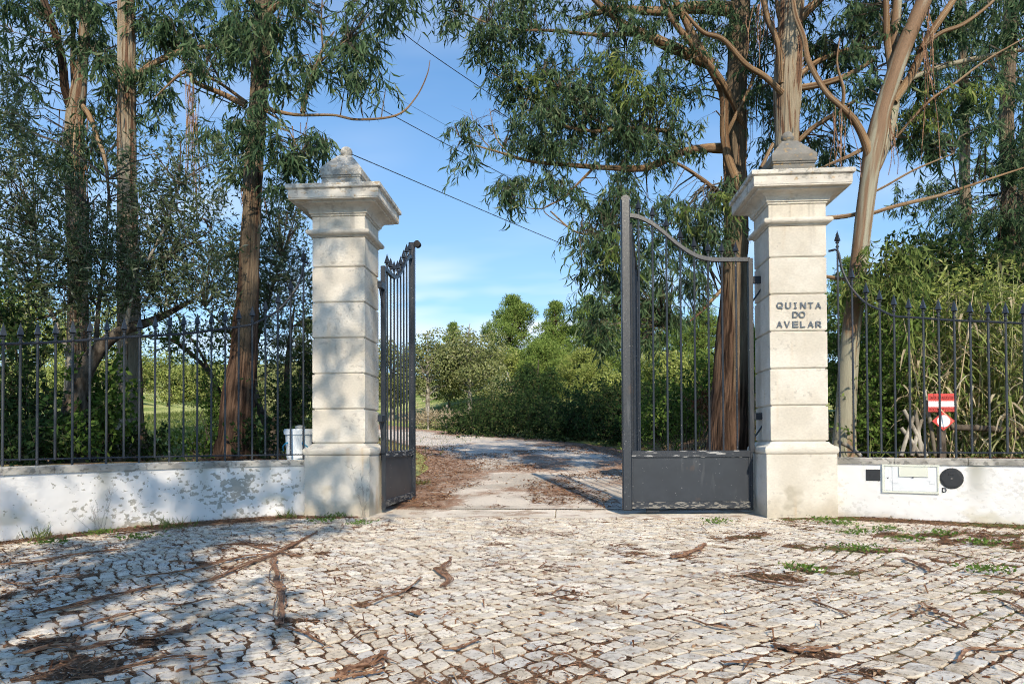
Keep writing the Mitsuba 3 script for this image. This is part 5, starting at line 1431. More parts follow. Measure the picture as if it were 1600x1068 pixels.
rough('dry_cane', (0.44, 0.36, 0.23), 0.6, 0.3)
rough('green_cane', (0.24, 0.26, 0.09), 0.5, 0.4)
rc_ = np.random.default_rng(5)
cane('tall clump of green canes right of the red signs', [(1480 + rc_.random() * 125, 395 + rc_.random() * 140) for _ in range(60)], 101, 0.2, 11.6)
cane('dry pale canes left of the red signs', [(1412 + rc_.random() * 70, 450 + rc_.random() * 150) for _ in range(30)], 102, 0.5, 11.3)
cane('low tangle of half-dry canes at the right edge', [(1560 + rc_.random() * 90, 480 + rc_.random() * 120) for _ in range(30)], 103, 0.35, 10.9)
t = thing('cane_clump', 'single tall green cane shoot with broad drooping leaves behind the right railing', 'cane')
C = catmull([foot(1424, 11.0, 0)[:3], at(1423, 560, 11.0), at(1420, 440, 11.0), at(1416, 380, 11.0)], 6)
part(t, 'stalk', tube(C, np.linspace(0.018, 0.006, len(C)), 8), 'green_cane', smooth=True)
r = np.random.default_rng(9)
P = np.array([at(1419 + r.normal() * 3, 405 + r.random() * 100, 11.0) for _ in range(10)])
D = np.stack([r.normal(size=10) * 0.12, r.normal(size=10) * 0.12, -np.ones(10)], 1)
m, uv = blades(P, D, 0.55 + 0.3 * r.random(10), np.full(10, 0.075), r, 0.12, 0.05)
part(t, 'leaves', m, 'cane_leaf', stuff=True, uv=uv)
# fallen dry stalks leaning under the sign
t = thing('cane_clump', 'broken dry stalks leaning together below the signs', 'cane')
for a, b in (((1448, 712), (1412, 640)), ((1440, 712), (1430, 640)), ((1462, 712), (1444, 610)), ((1425, 712), (1440, 655)), ((1408, 712), (1428, 650)), ((1438, 712), (1408, 668)), ((1310, 690), (1345, 712))):
    P_ = np.array([at(a[0], a[1], 10.7), at((a[0] + b[0]) / 2, (a[1] + b[1]) / 2 - 3, 10.75), at(b[0], b[1], 10.8)])
    part(t, 'stalk', tube(catmull(P_, 4), 0.03, 7, 0.1), 'pale_bark', smooth=True)


# --- trees beyond the drive and the field
def lobes_tree(label, px, top, wpx, Z, mat, seed, n=7000, kind='round', bark='grey_bark', size=0.17, base_frac=0.28, squash=1.0, trunk_r=None, name='tree', aspect=0.5):
    r = np.random.default_rng(seed)
    t = thing(name, label, 'tree')
    f = foot(px, Z, 0)[:3]
    tip = at(px, top, Z)
    H_ = tip[2] - f[2]
    Rr = 0.5 * wpx * Z / FPX
    tr_ = trunk_r or max(0.06, 0.028 * H_)
    C = catmull([f, f + [r.normal() * 0.15, r.normal() * 0.15, H_ * 0.35], f + [r.normal() * 0.2, 0, H_ * 0.65], f + [0, 0, H_ * 0.97]], 5)
    m, uv = bark_tube(C, np.linspace(tr_, 0.02, len(C)), 9, 0.1, seed, 0.2)
    part(t, 'trunk', m, bark, uv=uv, smooth=True)
    if kind == 'pine':
        n = int(n * 1.7); size = size * 0.72
        k_ = 90
        zz = np.sort(r.random(k_)) ** 0.9
        prof = np.interp(zz, [0, 0.15, 0.5, 0.8, 1.0], [0.85, 1.0, 0.88, 0.58, 0.12])
        ang = r.random(k_) * 6.283
        rad = Rr * prof * (0.12 + 0.88 * r.random(k_) ** 0.6) * (0.72 + 0.5 * meshkit.noise(np.stack([np.cos(ang) * 1.7, np.sin(ang) * 1.7, zz * 4 + seed], 1)))
        c = np.stack([np.cos(ang) * rad, np.sin(ang) * rad, H_ * (base_frac + (1 - base_frac) * zz * 0.97)], 1)
        lr = np.clip(Rr * 0.27 * (0.6 + 0.6 * r.random(k_)) * (1.1 - 0.45 * zz), 0.2, 2)
    else:
        k_ = 34
        u = unit(r.normal(size=(k_, 3)))
        rad = 0.35 + 0.65 * r.random((k_, 1)) ** 0.5
        hc = H_ * (base_frac + 1) / 2
        c = u * rad * np.array([Rr, Rr, H_ * (1 - base_frac) * 0.46]) * np.array([0.82, 0.82, 0.86]) + [0, 0, hc]
        lr = Rr * 0.36 * (0.55 + 0.7 * r.random(k_))
    A = np.stack([np.interp(np.clip(c[:, 2] * 0.72, 0, H_ * 0.9), C[:, 2] - f[2], C[:, i]) for i in range(3)], 1)
    B = f + c
    part(t, 'branches', strands(A, B, tr_ * 0.30, (A + B) / 2 + r.normal(size=A.shape) * 0.15), bark, stuff=True)
    w = lr ** 2; w /= w.sum()
    w_i = r.choice(k_, n, p=w)
    u = unit(r.normal(size=(n, 3)) + [0, 0, 0.15])
    P = f + c[w_i] + u * (lr[w_i] * (0.62 + 0.46 * r.random(n) ** 0.7))[:, None] * np.array([1, 1, 0.75 * squash])
    tang = unit(np.cross(u, r.normal(size=(n, 3))))
    if kind == 'pine':
        D = tang * 0.8 + u * 0.35 + [0, 0, 0.5] + r.normal(size=(n, 3)) * 0.25
        m, uv = diamonds(P, D, size * (1.1 + 0.9 * r.random(n)), size * 0.34 * np.ones(n), r, u)
    else:
        D = tang + u * 0.25 + r.normal(size=(n, 3)) * 0.3
        m, uv = diamonds(P, D, size * (0.7 + 0.6 * r.random(n)), size * aspect * np.ones(n), r, u)
    part(t, 'crown', m, mat, stuff=True, uv=uv)
    return t


BG = [
    ('tall pine beyond the right edge of the canes', 1740, 380, 150, 30, 'pine_leaf', 7000, 'pine', 'red_bark', 0.18, 0.1),
    ('dark tree beyond the left end of the left railing', -70, 380, 160, 26, 'shrub_leaf', 7000, 'round', 'grey_bark', 0.16, 0.05),
    ('pale green round tree filling the gap above the two posts', 700, 545, 110, 56, 'bright_leaf', 6500, 'round', 'pale_bark', 0.20, 0.03),
    ('light green tree low behind the dark hedge', 770, 540, 110, 56, 'bright_leaf', 6500, 'round', 'pale_bark', 0.20, 0.03),
    ('yellow-green tree behind the bluish tree', 850, 545, 120, 57, 'bright_leaf', 7000, 'round', 'pale_bark', 0.20, 0.03),
    ('tall pine at the right of the group, half hidden by hanging leaves', 975, 450, 90, 64, 'pine_leaf', 8500, 'pine', 'red_bark', 0.26, 0.15),
    ('far green tree behind the bars of the right gate leaf', 1060, 500, 120, 60, 'pine_leaf', 7500, 'pine', 'red_bark', 0.24, 0.05),
    ('olive-green oak at the left end of the trees seen through the open gate', 668, 512, 118, 50, 'oak_leaf', 7500, 'round', 'pale_bark', 0.20, 0.14),
    ('grey-green oak with pale limbs above the two posts', 735, 500, 128, 49, 'oak_leaf', 8500, 'round', 'pale_bark', 0.20, 0.15),
    ('tall dark green pine standing highest over the drive', 801, 461, 92, 64, 'pine_leaf', 9500, 'pine', 'red_bark', 0.26, 0.25),
    ('small pine tip left of the tallest pine', 708, 504, 40, 66, 'pine_leaf', 2500, 'pine', 'red_bark', 0.26, 0.25),
    ('pine crown just right of the tallest pine', 870, 473, 76, 62, 'pine_leaf', 7500, 'pine', 'red_bark', 0.26, 0.2),
    ('broad bright pine behind the hanging eucalyptus leaves', 925, 462, 100, 60, 'pine_leaf', 9500, 'pine', 'red_bark', 0.26, 0.15),
    ('light green pine low in front of the tall pines', 850, 530, 105, 54, 'pine_leaf', 8000, 'pine', 'red_bark', 0.22, 0.1),
    ('pale green young pine above the dark hedge', 915, 545, 100, 50, 'bright_leaf', 7500, 'pine', 'red_bark', 0.20, 0.08),
    ('bluish dark young tree standing alone above the hedge', 842, 558, 84, 41, 'dark_leaf', 4600, 'round', 'grey_bark', 0.16, 0.02),
    ('pale half-bare bush tree left of the bluish tree', 792, 575, 70, 42, 'oak_leaf', 3600, 'round', 'pale_bark', 0.14, 0.08),
    ('yellow-green tree low on the slope left of the right gate leaf', 955, 580, 70, 43, 'bright_leaf', 4500, 'round', 'pale_bark', 0.16, 0.08),
    ('green pine seen through the bars of the right gate leaf', 1015, 470, 95, 50, 'pine_leaf', 8500, 'pine', 'red_bark', 0.22, 0.15),
    ('bright green tree behind the right gate bars', 1045, 545, 100, 40, 'bright_leaf', 7500, 'round', 'grey_bark', 0.18, 0.08),
    ('pine behind the shaggy eucalyptus trunk', 1100, 480, 110, 46, 'pine_leaf', 8000, 'pine', 'red_bark', 0.22, 0.12),
    ('green tree between the right gate post and the pillar', 1180, 500, 90, 34, 'shrub_leaf', 6000, 'round', 'grey_bark', 0.16, 0.1),
    ('pine directly behind the right gate pillar', 1245, 400, 110, 40, 'pine_leaf', 7000, 'pine', 'red_bark', 0.22, 0.15),
    ('bluish pine right of the right gate pillar', 1335, 400, 100, 34, 'pine_leaf', 8000, 'pine', 'red_bark', 0.18, 0.15),
    ('dark tree in the background above the signs', 1430, 390, 140, 30, 'shrub_leaf', 9000, 'round', 'grey_bark', 0.16, 0.1),
    ('dark background tree above the log rail', 1535, 400, 140, 30, 'dark_leaf', 9000, 'round', 'grey_bark', 0.16, 0.1),
    ('background tree at the right edge of the picture', 1610, 380, 120, 28, 'shrub_leaf', 8000, 'round', 'grey_bark', 0.16, 0.1),
    ('olive-green oak seen through the bars of the open left gate leaf', 610, 515, 100, 52, 'oak_leaf', 6500, 'round', 'pale_bark', 0.20, 0.12),
    ('oak at the field edge right behind the left gate pillar', 530, 500, 110, 50, 'oak_leaf', 6500, 'round', 'pale_bark', 0.20, 0.12),
    ('tall pale green tree across the field at the far left', 40, 430, 150, 44, 'bright_leaf', 10000, 'round', 'pale_bark', 0.18, 0.08),
    ('pale green tree across the field behind the leaning trunk', 150, 462, 140, 46, 'bright_leaf', 9000, 'round', 'pale_bark', 0.18, 0.06),
    ('yellow-green bush tree across the field left of the pale trunk', 100, 560, 120, 42, 'bright_leaf', 6000, 'round', 'grey_bark', 0.16, 0.02),
    ('bright bush tree across the field right of the pale trunk', 262, 540, 110, 46, 'bright_leaf', 7000, 'round', 'grey_bark', 0.16, 0.02),
    ('bright bush tree across the field left of the red trunk', 325, 555, 90, 47, 'bright_leaf', 5500, 'round', 'grey_bark', 0.16, 0.02),
    ('green bush tree across the field right of the red trunk', 415, 550, 110, 48, 'oak_leaf', 6000, 'round', 'grey_bark', 0.18, 0.02),
    ('round oak across the field beside the left gate pillar', 470, 540, 90, 50, 'oak_leaf', 5500, 'round', 'grey_bark', 0.18, 0.04),
    ('bushy oak across the field behind the pale straight trunk', 205, 550, 90, 47, 'oak_leaf', 5500, 'round', 'grey_bark', 0.18, 0.02)]
for i, (lb, px, top, w_, Z, mat, n_, kind, bark, size, bf) in enumerate(BG):
    nm = 'pine_tree' if kind == 'pine' else 'oak_tree' if mat == 'oak_leaf' else 'broadleaf_tree'
    lobes_tree(lb, px, top, w_, Z, mat, 200 + i, n_, kind, bark, size, bf, name=nm)

# hedge along the far side of the drive
HD = [('dark brambly hedge bush nearest the two posts', 745, 628, 80, 42, 37, 'dark_leaf'), ('dark green hedge bush left of the middle of the drive', 800, 612, 90, 60, 34, 'dark_leaf'), ('dark hedge bush under the bluish tree', 860, 618, 90, 60, 31.5, 'dark_leaf'), ('dark brown-green bramble in the middle of the hedge', 905, 628, 80, 56, 29, 'dark_leaf'), ('dark hedge bush right of the middle of the drive', 950, 600, 90, 90, 27.5, 'dark_leaf'), ('dark hedge bush beside the right gate leaf', 1000, 610, 90, 85, 25.5, 'dark_leaf'), ('dark hedge bush behind the right gate bars', 1060, 625, 90, 75, 24, 'dark_leaf'), ('dark hedge bush beside the shaggy trunk', 1120, 625, 70, 75, 23, 'dark_leaf')]
for i, (lb, px, top, w_, h_, Z, mat) in enumerate(HD):
    r = np.random.default_rng(300 + i)
    f = foot(px, Z, 0)[:3]
    b = int(CY + (CAM[2] - f[2]) * FPX / Z + 18)
    hpx = max((b - top) / 2, 15)
    shrub(lb, [(px, (top + b) / 2, Z, w_ * 0.55, hpx, 420), (px - w_ * 0.3, (top + b) / 2 + 8, Z + .4, w_ * 0.4, hpx * 0.85, 220), (px + w_ * 0.3, (top + b) / 2 + 6, Z - .4, w_ * 0.4, hpx * 0.85, 220)], mat, 310 + 3 * i, (0.09, 0.16), 0.075, 10, 8, 0.5, name='hedge_bush')
shrub('pale dry grass clump at the foot of the two posts', [(680, 655, 45, 45, 9, 200), (720, 657, 43, 30, 7, 90)], 'dry_leaf', 341, (0.3, 0.5), 0.03, 8, 4, 0.4)

# --- trees behind the photographer, whose shade falls across the left half
for i, (x, y, h, sd, z0a, lb) in enumerate([(-1.6, -11.7, 13.0, 401, 2.5, 'eucalyptus behind the viewer shading the left pillar'), (-4.0, -12.2, 15.0, 402, 2.7, 'eucalyptus behind the viewer shading the left wall'), (-5.0, -18.4, 20.5, 403, 6.0, 'eucalyptus behind the viewer shading the far left trees')]):
    r = np.random.default_rng(sd)
    t = thing('eucalyptus_tree', lb, 'tree')
    C = catmull([(x, y, -0.1), (x + 0.1, y + 0.1, h * 0.3), (x - 0.1, y, h * 0.6), (x + 0.2, y, h)], 8)
    m, uv = bark_tube(C, np.linspace(0.26, 0.05, len(C)), 14, 0.1, sd, 0.3)
    part(t, 'trunk', m, 'euc_bark', uv=uv, smooth=True)
    roots = []
    for k_ in range(32):
        z0 = z0a + (h - z0a) * (k_ + r.random()) / 32; a = r.random() * 6.28; ln = (0.6 + 1.15 * r.random()) * (1.1 - 0.3 * z0 / h)
        p0 = np.array([x, y, z0]); p1 = p0 + np.array([math.cos(a) * ln * 0.6, math.sin(a) * ln * 0.6, 0.3]); p2 = p0 + np.array([math.cos(a) * ln, math.sin(a) * ln, 0.4])
        B_ = catmull([p0, p1, p2], 6)
        m, uv = bark_tube(B_, np.linspace(0.06, 0.015, len(B_)), 8, 0.1, k_)
        part(t, 'branch', m, 'euc_bark', uv=uv, smooth=True)
        nb = 40 if i == 2 else 29
        roots.append(B_[r.integers(5, len(B_), nb)] + r.normal(size=(nb, 3)) * [0.26, 0.26, 0.24])
    if i == 0:
        for z0, ln, a, nsp in ((2.4, 1.5, 0.3, 22), (2.6, 1.6, -0.6, 22), (3.2, 1.7, 2.6, 22), (6.0, 1.9, 0.1, 26), (7.0, 1.9, -0.3, 26), (7.9, 2.2, 0.35, 28), (8.9, 1.9, -0.1, 28), (9.9, 2.2, 0.2, 28), (10.8, 1.9, -0.3, 26)):
            p0 = np.array([x, y, z0]); dv = np.array([math.cos(a), math.sin(a), 0.0])
            B_ = catmull([p0, p0 + dv * ln * 0.5 + [0, 0, 0.7], p0 + dv * ln + [0, 0, 1.5]], 6)
            m, uv = bark_tube(B_, np.linspace(0.08, 0.02, len(B_)), 8, 0.1, 5)
            part(t, 'branch', m, 'euc_bark', uv=uv, smooth=True)
            roots.append(B_[r.integers(4, len(B_), nsp)] + r.normal(size=(nsp, 3)) * [0.30, 0.35, 0.22])
    roots = np.vstack(roots)
    P, D, l, w, st = euc_sprays(roots, r, (0.19, 0.29), 0.04, 12)
    m, uv = blades(P, D, l, w, r, 0.35, 0.1)
    part(t, 'crown', m, 'euc_leaf', stuff=True, uv=uv)
    part(t, 'twigs', st, 'grey_bark', stuff=True)


# ------------------------------------------------------------------ litter, fallen bark, weeds
def court_points(n, r, dens):
    out = []
    while sum(map(len, out)) < n:
        x, y = r.uniform(-5.7, 6.2, 4 * n), r.uniform(-7.2, 0.1, 4 * n)
        ok = inside_court(x, y) & (r.random(4 * n) < dens(x, y))
        out.append(np.stack([x[ok], y[ok]], 1))
    return np.vstack(out)[:n]


def flakes(P, L, W, r, lift=0.004, curl=0.25):
    """thin slightly curled chips lying on the ground: P (n, 3)"""
    n = len(P)
    a = r.random(n) * 6.283
    d = np.stack([np.cos(a), np.sin(a), r.normal(size=n) * 0.10], 1)
    s = np.stack([-np.sin(a), np.cos(a), r.normal(size=n) * 0.25], 1)
    L, W = L[:, None], W[:, None]
    b = (r.random((n, 1)) - 0.5) * curl
    c = P + [0, 0, lift]
    mid = c + s * b * L
    up = np.array([0, 0, 1.0]) * L * 0.13
    V = np.stack([c - d * L / 2 - s * W * 0.3, c - d * L / 2 + s * W * 0.3, mid - s * W / 2 + up, mid + s * W / 2 + up, c + d * L / 2 - s * W * 0.2, c + d * L / 2 + s * W * 0.2], 1).reshape(-1, 3)
    f = np.array([[0, 2, 1], [1, 2, 3], [2, 4, 3], [3, 4, 5]])
    F = (f[None] + (np.arange(n) * 6)[:, None, None]).reshape(-1, 3)
    return trimesh.Trimesh(V, F, process=False), np.repeat(r.random((n, 2)), 6, 0)


r = np.random.default_rng(500)


def dens(x, y):
    h = soil_height(x, y)
    left = sst(-0.6, -4.5, x)
    return np.clip(0.14 + 0.8 * sst(-0.011, 0.004, h) + 0.34 * left + 0.15 * sst(1.5, 4, x), 0, 1)


P2 = court_points(60000, r, dens)
z = np.maximum(soil_height(P2[:, 0], P2[:, 1]), np.where(r.random(len(P2)) < 0.4, -0.002, -0.014))
L = 0.010 + 0.045 * r.random(len(P2)) ** 2.4
m, uv = flakes(np.column_stack([P2, z]), L, L * (0.12 + 0.25 * r.random(len(P2))), r)
solo('bark_litter', m, 'litter', 'small reddish chips of bark and leaf scattered over the cobbles', 'litter', stuff=True, uv=uv)
labels['bark_litter'].pop('category', None)
P2 = court_points(1900, r, dens)
z = np.maximum(soil_height(P2[:, 0], P2[:, 1]), 0.0)
L = 0.07 + 0.16 * r.random(len(P2)) ** 1.6
m, uv = flakes(np.column_stack([P2, z]), L, 0.005 + 0.007 * r.random(len(P2)), r, 0.004, 0.5)
solo('twig_litter', m, 'litter', 'thin twigs and sickle leaves scattered over the cobbles', 'litter', stuff=True, uv=uv)
labels['twig_litter'].pop('category', None)
# the same beyond the gate, on the drive's edges and the banks
n = 60000
x, y = r.uniform(-5.5, 8.5, n), 0.3 + 17 * r.random(n) ** 1.5
cxx = np.interp(y, [0, 8, 14, 20], [0, 0, -1, -4.5])
e = np.abs(x - cxx)
pat = meshkit.fbm(np.stack([x * 0.9, y * 0.5, x * 0], -1), 4, 6)
keep = r.random(n) < np.clip(0.03 + 1.2 * sst(0.42, 0.62, pat + 0.30 * sst(0.9, 2.8, e) - 0.05), 0, 1)
keep &= (y > 1.0) & ((np.abs(x) < 2.4) | (y > 1.2))
x, y = x[keep], y[keep]
L = 0.03 + 0.14 * r.random(len(x)) ** 2
m, uv = flakes(np.stack([x, y, zterrain(x, y) + 0.03], 1), L, L * 0.16, r)
solo('bark_litter', m, 'litter', 'reddish bark litter strewn along the edges of the drive behind the gate', 'litter', stuff=True, uv=uv)
labels['bark_litter_001'].pop('category', None)


def strip(pts, w, label, group=None, seed=0, fork=0):
    """a curled strip of shed bark lying on the cobbles through pixel points"""
    r = np.random.default_rng(seed)
    G = np.array([on_ground(*q) for q in pts])
    C = catmull(G, 7)
    n = len(C)
    s = np.linspace(0, 1, n)
    C[:, 2] = 0.008 + 0.006 * r.random() + 0.008 * np.abs(np.sin(s * (3 + 4 * r.random()) + r.random() * 3))
    ms = []
    for k_ in range(2 + 3 * fork):
        off = 0 if k_ == 0 else (r.normal() * w * 0.9)
        T_ = unit(np.gradient(C, axis=0))
        Sd = np.stack([-T_[:, 1], T_[:, 0], 0 * s], 1)
        Cc = C + Sd * (off * np.sin(s * 3.0) + 1.3 * w * (meshkit.noise(np.stack([s * 9, s * 0 + k_ + seed, s * 0], 1)) - 0.5)[:, ])[:, None]
        ww = w * (0.12 + 0.22 * r.random() if k_ else 0.8) * (0.35 + 0.65 * np.sin(np.pi * np.clip(s * 0.9 + 0.05, 0, 1)) ** 0.5) * (0.45 + 1.1 * meshkit.noise(np.stack([s * 26, s * 0 + k_, s * 0 + seed], 1)))
        prof = [(-0.5, 0.16), (-0.28, 0.0), (0.0, -0.05), (0.28, 0.0), (0.5, 0.18)]
        V = []
        for a, b in prof:
            V.append(Cc + Sd * (ww * a)[:, None] + np.array([0, 0, 1.0]) * (ww * b)[:, None])
        for a, b in prof[::-1]:
            V.append(Cc + Sd * (ww * a * 0.9)[:, None] + np.array([0, 0, 1.0]) * (ww * b - 0.003)[:, None])
        q = len(V)
        V = np.stack(V, 1).reshape(-1, 3)
        f = []
        for i in range(n - 1):
            for j in range(q):
                a, b = i * q + j, i * q + (j + 1) % q
                f += [(a, b, b + q), (a, b + q, a + q)]
        ms.append((V, np.array(f)))
    key = thing('bark_strip', label, 'bark strip', group)
    for m in ms:
        part(key, 'strand', trimesh.Trimesh(*m, process=False), 'strip_bark', smooth=30)


strip([(428, 872), (427, 885), (433, 905), (440, 925), (438, 950), (437, 980)], 0.034, 'broad pale-brown bark strip lying lengthwise towards the viewer on the left cobbles', None, 1, 2)
strip([(495, 833), (465, 848), (430, 868), (395, 880), (350, 900), (310, 912)], 0.032, 'long dark bark strip slanting across the cobbles below the left pillar', None, 2, 2)
strip([(370, 845), (400, 856), (430, 862), (470, 871)], 0.03, 'dark bark strip crossing over the long slanting strip', None, 3, 1)
strip([(428, 866), (380, 872), (330, 885), (270, 897), (215, 905)], 0.03, 'thin dark bark strip beside the long slanting strip', None, 4, 1)
strip([(250, 916), (190, 930), (130, 945), (60, 962)], 0.03, 'reddish bark strip at mid left on the shaded cobbles', None, 5, 2)
strip([(450, 812), (380, 818), (300, 822), (230, 830), (170, 838)], 0.035, 'long bark strip lying along the foot of the left wall', None, 6, 2)
strip([(200, 858), (120, 868), (50, 880), (-20, 886)], 0.03, 'dark bark strip at the far left edge of the cobbles', None, 7, 1)
strip([(705, 872), (695, 885), (682, 892), (700, 905), (692, 920)], 0.03, 'forked red-brown bark scrap in the middle of the forecourt', None, 8, 2)
strip([(602, 1022), (575, 1040), (545, 1053), (525, 1066)], 0.038, 'splintered bark strip at the bottom left of centre', None, 9, 2)
strip([(598, 1052), (575, 1058), (552, 1063)], 0.025, 'small orange bark strip next to the splintered one', None, 10)
strip([(1300, 1015), (1270, 1018), (1240, 1020), (1220, 1014), (1208, 1008)], 0.035, 'bent bark strip at the bottom right on the cobbles', None, 11, 1)
strip([(1163, 900), (1185, 908), (1215, 914), (1250, 918)], 0.03, 'grey curved twig of bark right of centre on the cobbles', None, 12)
strip([(1410, 873), (1425, 880), (1440, 886), (1452, 895)], 0.035, 'dark bark strip among the weeds on the right', None, 13, 1)
strip([(1440, 945), (1465, 962), (1490, 975), (1510, 985)], 0.03, 'dark narrow bark strip near the right edge of the cobbles', None, 14)
strip([(1390, 862), (1440, 860), (1490, 868), (1530, 876)], 0.02, 'pale thin stick lying under the round cover on the right', None, 15)
strip([(1520, 902), (1560, 905), (1610, 912)], 0.022, 'mossy thin stick at the right edge of the cobbles', None, 16)
strip([(660, 905), (635, 925), (600, 938), (568, 952)], 0.018, 'thin curved twig left of the forked bark scrap', None, 17)
strip([(750, 1002), (730, 1012), (712, 1018), (690, 1016)], 0.02, 'short twig of bark at the bottom centre', None, 18)
strip([(1105, 850), (1090, 862), (1070, 868), (1050, 874)], 0.045, 'flat dark-red bark scrap below the right gate leaf', None, 19, 1)
strip([(640, 958), (650, 962), (660, 956)], 0.04, 'short curled red bark scrap left of centre', None, 20)
strip([(440, 982), (465, 990), (490, 1000), (503, 1010)], 0.018, 'dark crooked twig at the end of the broad bark strip', None, 21)
for i, (x0_, y0_, x1_, y1_, w_, lb) in enumerate([(95, 985, 230, 950, 0.024, 'thin dark bark strip just above the soil patch at the bottom left'), (20, 1030, 190, 1006, 0.026, 'reddish bark strip lying across the soil patch at the bottom left'), (150, 1062, 320, 1022, 0.022, 'long thin bark strip below the soil patch at the bottom left'), (215, 1002, 300, 985, 0.030, 'orange-brown curl of bark at the right rim of the bottom left soil patch'), (0, 912, 120, 897, 0.024, 'thin bark strip touching the left picture edge on the shaded cobbles'), (255, 950, 330, 938, 0.018, 'short dark bark strip left of the broad pale-brown one'), (300, 1050, 345, 1030, 0.014, 'small dark twig near the bottom edge left of centre'),
                                                   (1075, 980, 1150, 985, 0.016, 'thin bark strip alone on the sunny cobbles right of centre'), (1490, 1030, 1600, 1020, 0.020, 'dark bark strip at the bottom right corner'), (1130, 1045, 1190, 1035, 0.018, 'short bark strip at the bottom edge right of centre'), (1255, 940, 1330, 962, 0.016, 'narrow bark strip below the grey curved twig'), (1560, 940, 1610, 962, 0.020, 'dark bark strip cut by the right picture edge')]):
    rs = np.random.default_rng(700 + i)
    P_ = [(x0_ + (x1_ - x0_) * u + rs.normal() * 2, y0_ + (y1_ - y0_) * u + rs.normal() * 4) for u in (0, 0.35, 0.7, 1)]
    strip(P_, w_, lb, None, 700 + i, int(i % 2))


def grass_tuft(p, r, n=70, h=(0.10, 0.26), spread=0.10, lean=0.5):
    b = np.array(p) + np.column_stack([r.normal(size=(n, 2)) * spread * 0.5, np.zeros(n)])
    D = np.column_stack([r.normal(size=(n, 2)) * lean, np.ones(n)])
    ln = h[0] + (h[1] - h[0]) * r.random(n)
    return blades(b, D, ln, np.full(n, 0.008), r, 0.2, 0.35)


def rosette(p, r, n=46, size=0.08, spread=0.09):
    b = np.array(p) + np.column_stack([r.normal(size=(n, 2)) * spread, 0.01 + 0.04 * r.random(n)])
    D = np.column_stack([r.normal(size=(n, 2)), 0.35 + 0.5 * r.random(n)])
    return blades(b, D, size * (0.5 + 0.7 * r.random(n)), size * 0.38 * (0.6 + 0.6 * r.random(n)), r, 0.2, -0.2)


WEED = [('grass', 495, 806, 'tall grass tuft at the foot of the left pillar'), ('rosette', 525, 808, 'broad-leaved weed right of the grass tuft at the left pillar'), ('rosette', 505, 816, 'leafy weed in front of the grass tuft at the left pillar'), ('rosette', 562, 820, 'small bright weed at the right corner of the left pillar'), ('grass', 452, 810, 'grass tuft where the left wall meets the pillar'), ('grass', 265, 826, 'thick grass tuft against the left wall'), ('rosette', 158, 836, 'leafy weed with dry stalks against the left wall'), ('grass', 60, 843, 'grass tuft at the left end of the left wall'),
        ('rosette', 1290, 816, 'spreading weed where the right pillar meets the wall'), ('rosette', 1318, 822, 'weed in front of the right wall near the pillar'), ('rosette', 1405, 808, 'weed cushion against the right wall under the meter cabinet'), ('rosette', 1345, 862, 'bright weed in the cobbles right of centre'), ('rosette', 1420, 846, 'weed in the cobbles below the meter cabinet'), ('rosette', 1540, 852, 'leafy weed in the cobbles near the right edge'), ('rosette', 1385, 830, 'small weed between the cobbles below the cabinet'), ('rosette', 1120, 818, 'small weed under the right gate leaf'), ('rosette', 1545, 896, 'low weed at the right edge of the cobbles'), ('rosette', 1470, 838, 'small weed in the bark drift by the right wall'), ('rosette', 1340, 835, 'small weed left of the cabinet weeds'), ('rosette', 80, 850, 'low weed at the far left cobbles'), ('rosette', 215, 843, 'low weed in the cobbles in front of the left wall'), ('rosette', 1255, 893, 'small flat weed in the open cobbles at right'), ('grass', 654, 752, 'grass tuft beside the open left gate leaf')]
rw = np.random.default_rng(70)
for kd, px, py, lb in WEED:
    p = on_ground(px, py)
    if py < 790:
        p = at(px, py, 13.5); p[2] = float(zterrain(p[0], p[1]))
    if kd == 'grass':
        m, uv = grass_tuft(p, rw, 90 if px in (265, 654) else 45, h=(0.06, 0.18), spread=0.20 if px in (265, 654) else 0.10)
    else:
        k_ = 1.0 if px not in (1290, 1405, 1345) else 1.5
        m, uv = rosette(p, rw, int(95 * k_), 0.042, 0.085 * k_)
    key = thing('grass_tuft' if kd == 'grass' else 'weed', lb, 'grass tuft' if kd == 'grass' else 'weed')
    part(key, 'blades' if kd == 'grass' else 'leaves', m, 'grass_leaf' if kd == 'grass' else 'weed_leaf', stuff=True, uv=uv)
leaf('weed_leaf', (0.075, 0.14, 0.028), (0.14, 0.23, 0.05), (0.24, 0.29, 0.09), 0.5)
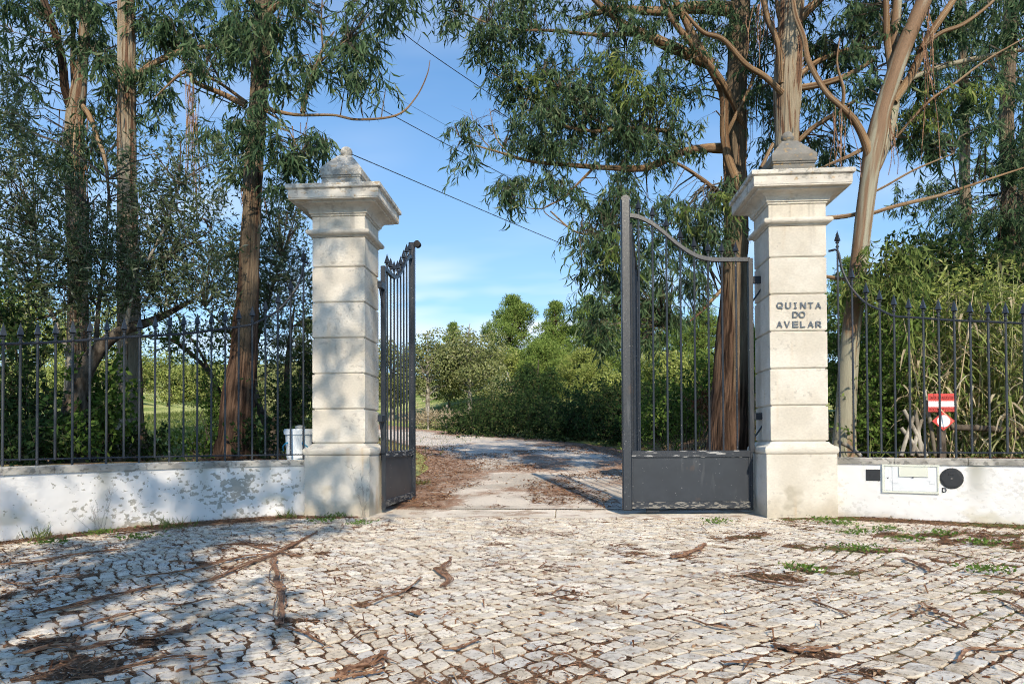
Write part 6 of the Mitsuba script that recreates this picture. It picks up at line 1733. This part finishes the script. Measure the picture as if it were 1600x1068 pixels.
# thin bare stems against the left pillar and the left wall
for px, py, hgt, lb in ((572, 812, 0.70, 'bare wiry stems standing against the right corner of the left pillar'), (158, 835, 0.55, 'dry wiry stems standing against the left wall')):
    p = on_ground(px, py); p[1] -= 0.03
    A, B = [], []
    for _ in range(7):
        q = p + np.array([rw.normal() * 0.13, rw.normal() * 0.02 - 0.03, hgt * (0.5 + 0.6 * rw.random())])
        A.append(p + np.array([rw.normal() * 0.03, rw.normal() * 0.02, 0])); B.append(q)
        for _ in range(4):
            s = 0.35 + 0.6 * rw.random(); o_ = A[-1 if len(A) == 1 else -1]
            c = A[-1] if False else p * (1 - s) + q * s
            A.append(c); B.append(c + np.array([rw.normal() * 0.05, rw.normal() * 0.03, 0.03 + 0.05 * rw.random()]))
    part(thing('dry_stems', lb, 'weed'), 'stems', strands(np.array(A), np.array(B), 0.0017), 'grey_bark', stuff=True)


# grass beyond the walls
def field_grass(n, r, xr, yr, h, mat, label, dens=None, w=0.012):
    x, y = r.uniform(*xr, n), r.uniform(*yr, n)
    if dens is not None:
        k_ = r.random(n) < dens(x, y)
        x, y = x[k_], y[k_]
    n = len(x)
    P = np.stack([x, y, zterrain(x, y) - 0.01], 1)
    D = np.column_stack([r.normal(size=(n, 2)) * 0.5, np.ones(n)])
    m, uv = blades(P, D, h[0] + (h[1] - h[0]) * r.random(n), np.full(n, w), r, 0.2, 0.3)
    key = solo('grass', m, mat, label, 'grass', stuff=True, uv=uv)
    labels[key].pop('category', None)


rg = np.random.default_rng(90)
field_grass(34000, rg, (-19, -3.6), (4.5, 26), (0.06, 0.20), 'grass_leaf', 'grass of the field behind the left railing', lambda x, y: sst(-3.4, -5.0, x + 0.32 * np.maximum(y - 5, 0)) * 0.9 + 0.05, 0.02)
field_grass(2600, rg, (3.2, 8.5), (2.0, 9.0), (0.08, 0.42), 'cane_leaf', 'straggly grass on the bank behind the right gate leaf', lambda x, y: 0.4 + 0.6 * (meshkit.noise(np.stack([x, y, x * 0], -1)) > 0.5))
field_grass(5000, rg, (-14, 1.5), (15, 37), (0.06, 0.20), 'grass_leaf', 'grass verge along the far side of the drive', lambda x, y: sst(0.0, 0.5, x - np.interp(y, RR[:, 1], RR[:, 0])) * sst(3.0, 1.6, x - np.interp(y, RR[:, 1], RR[:, 0])), 0.03)
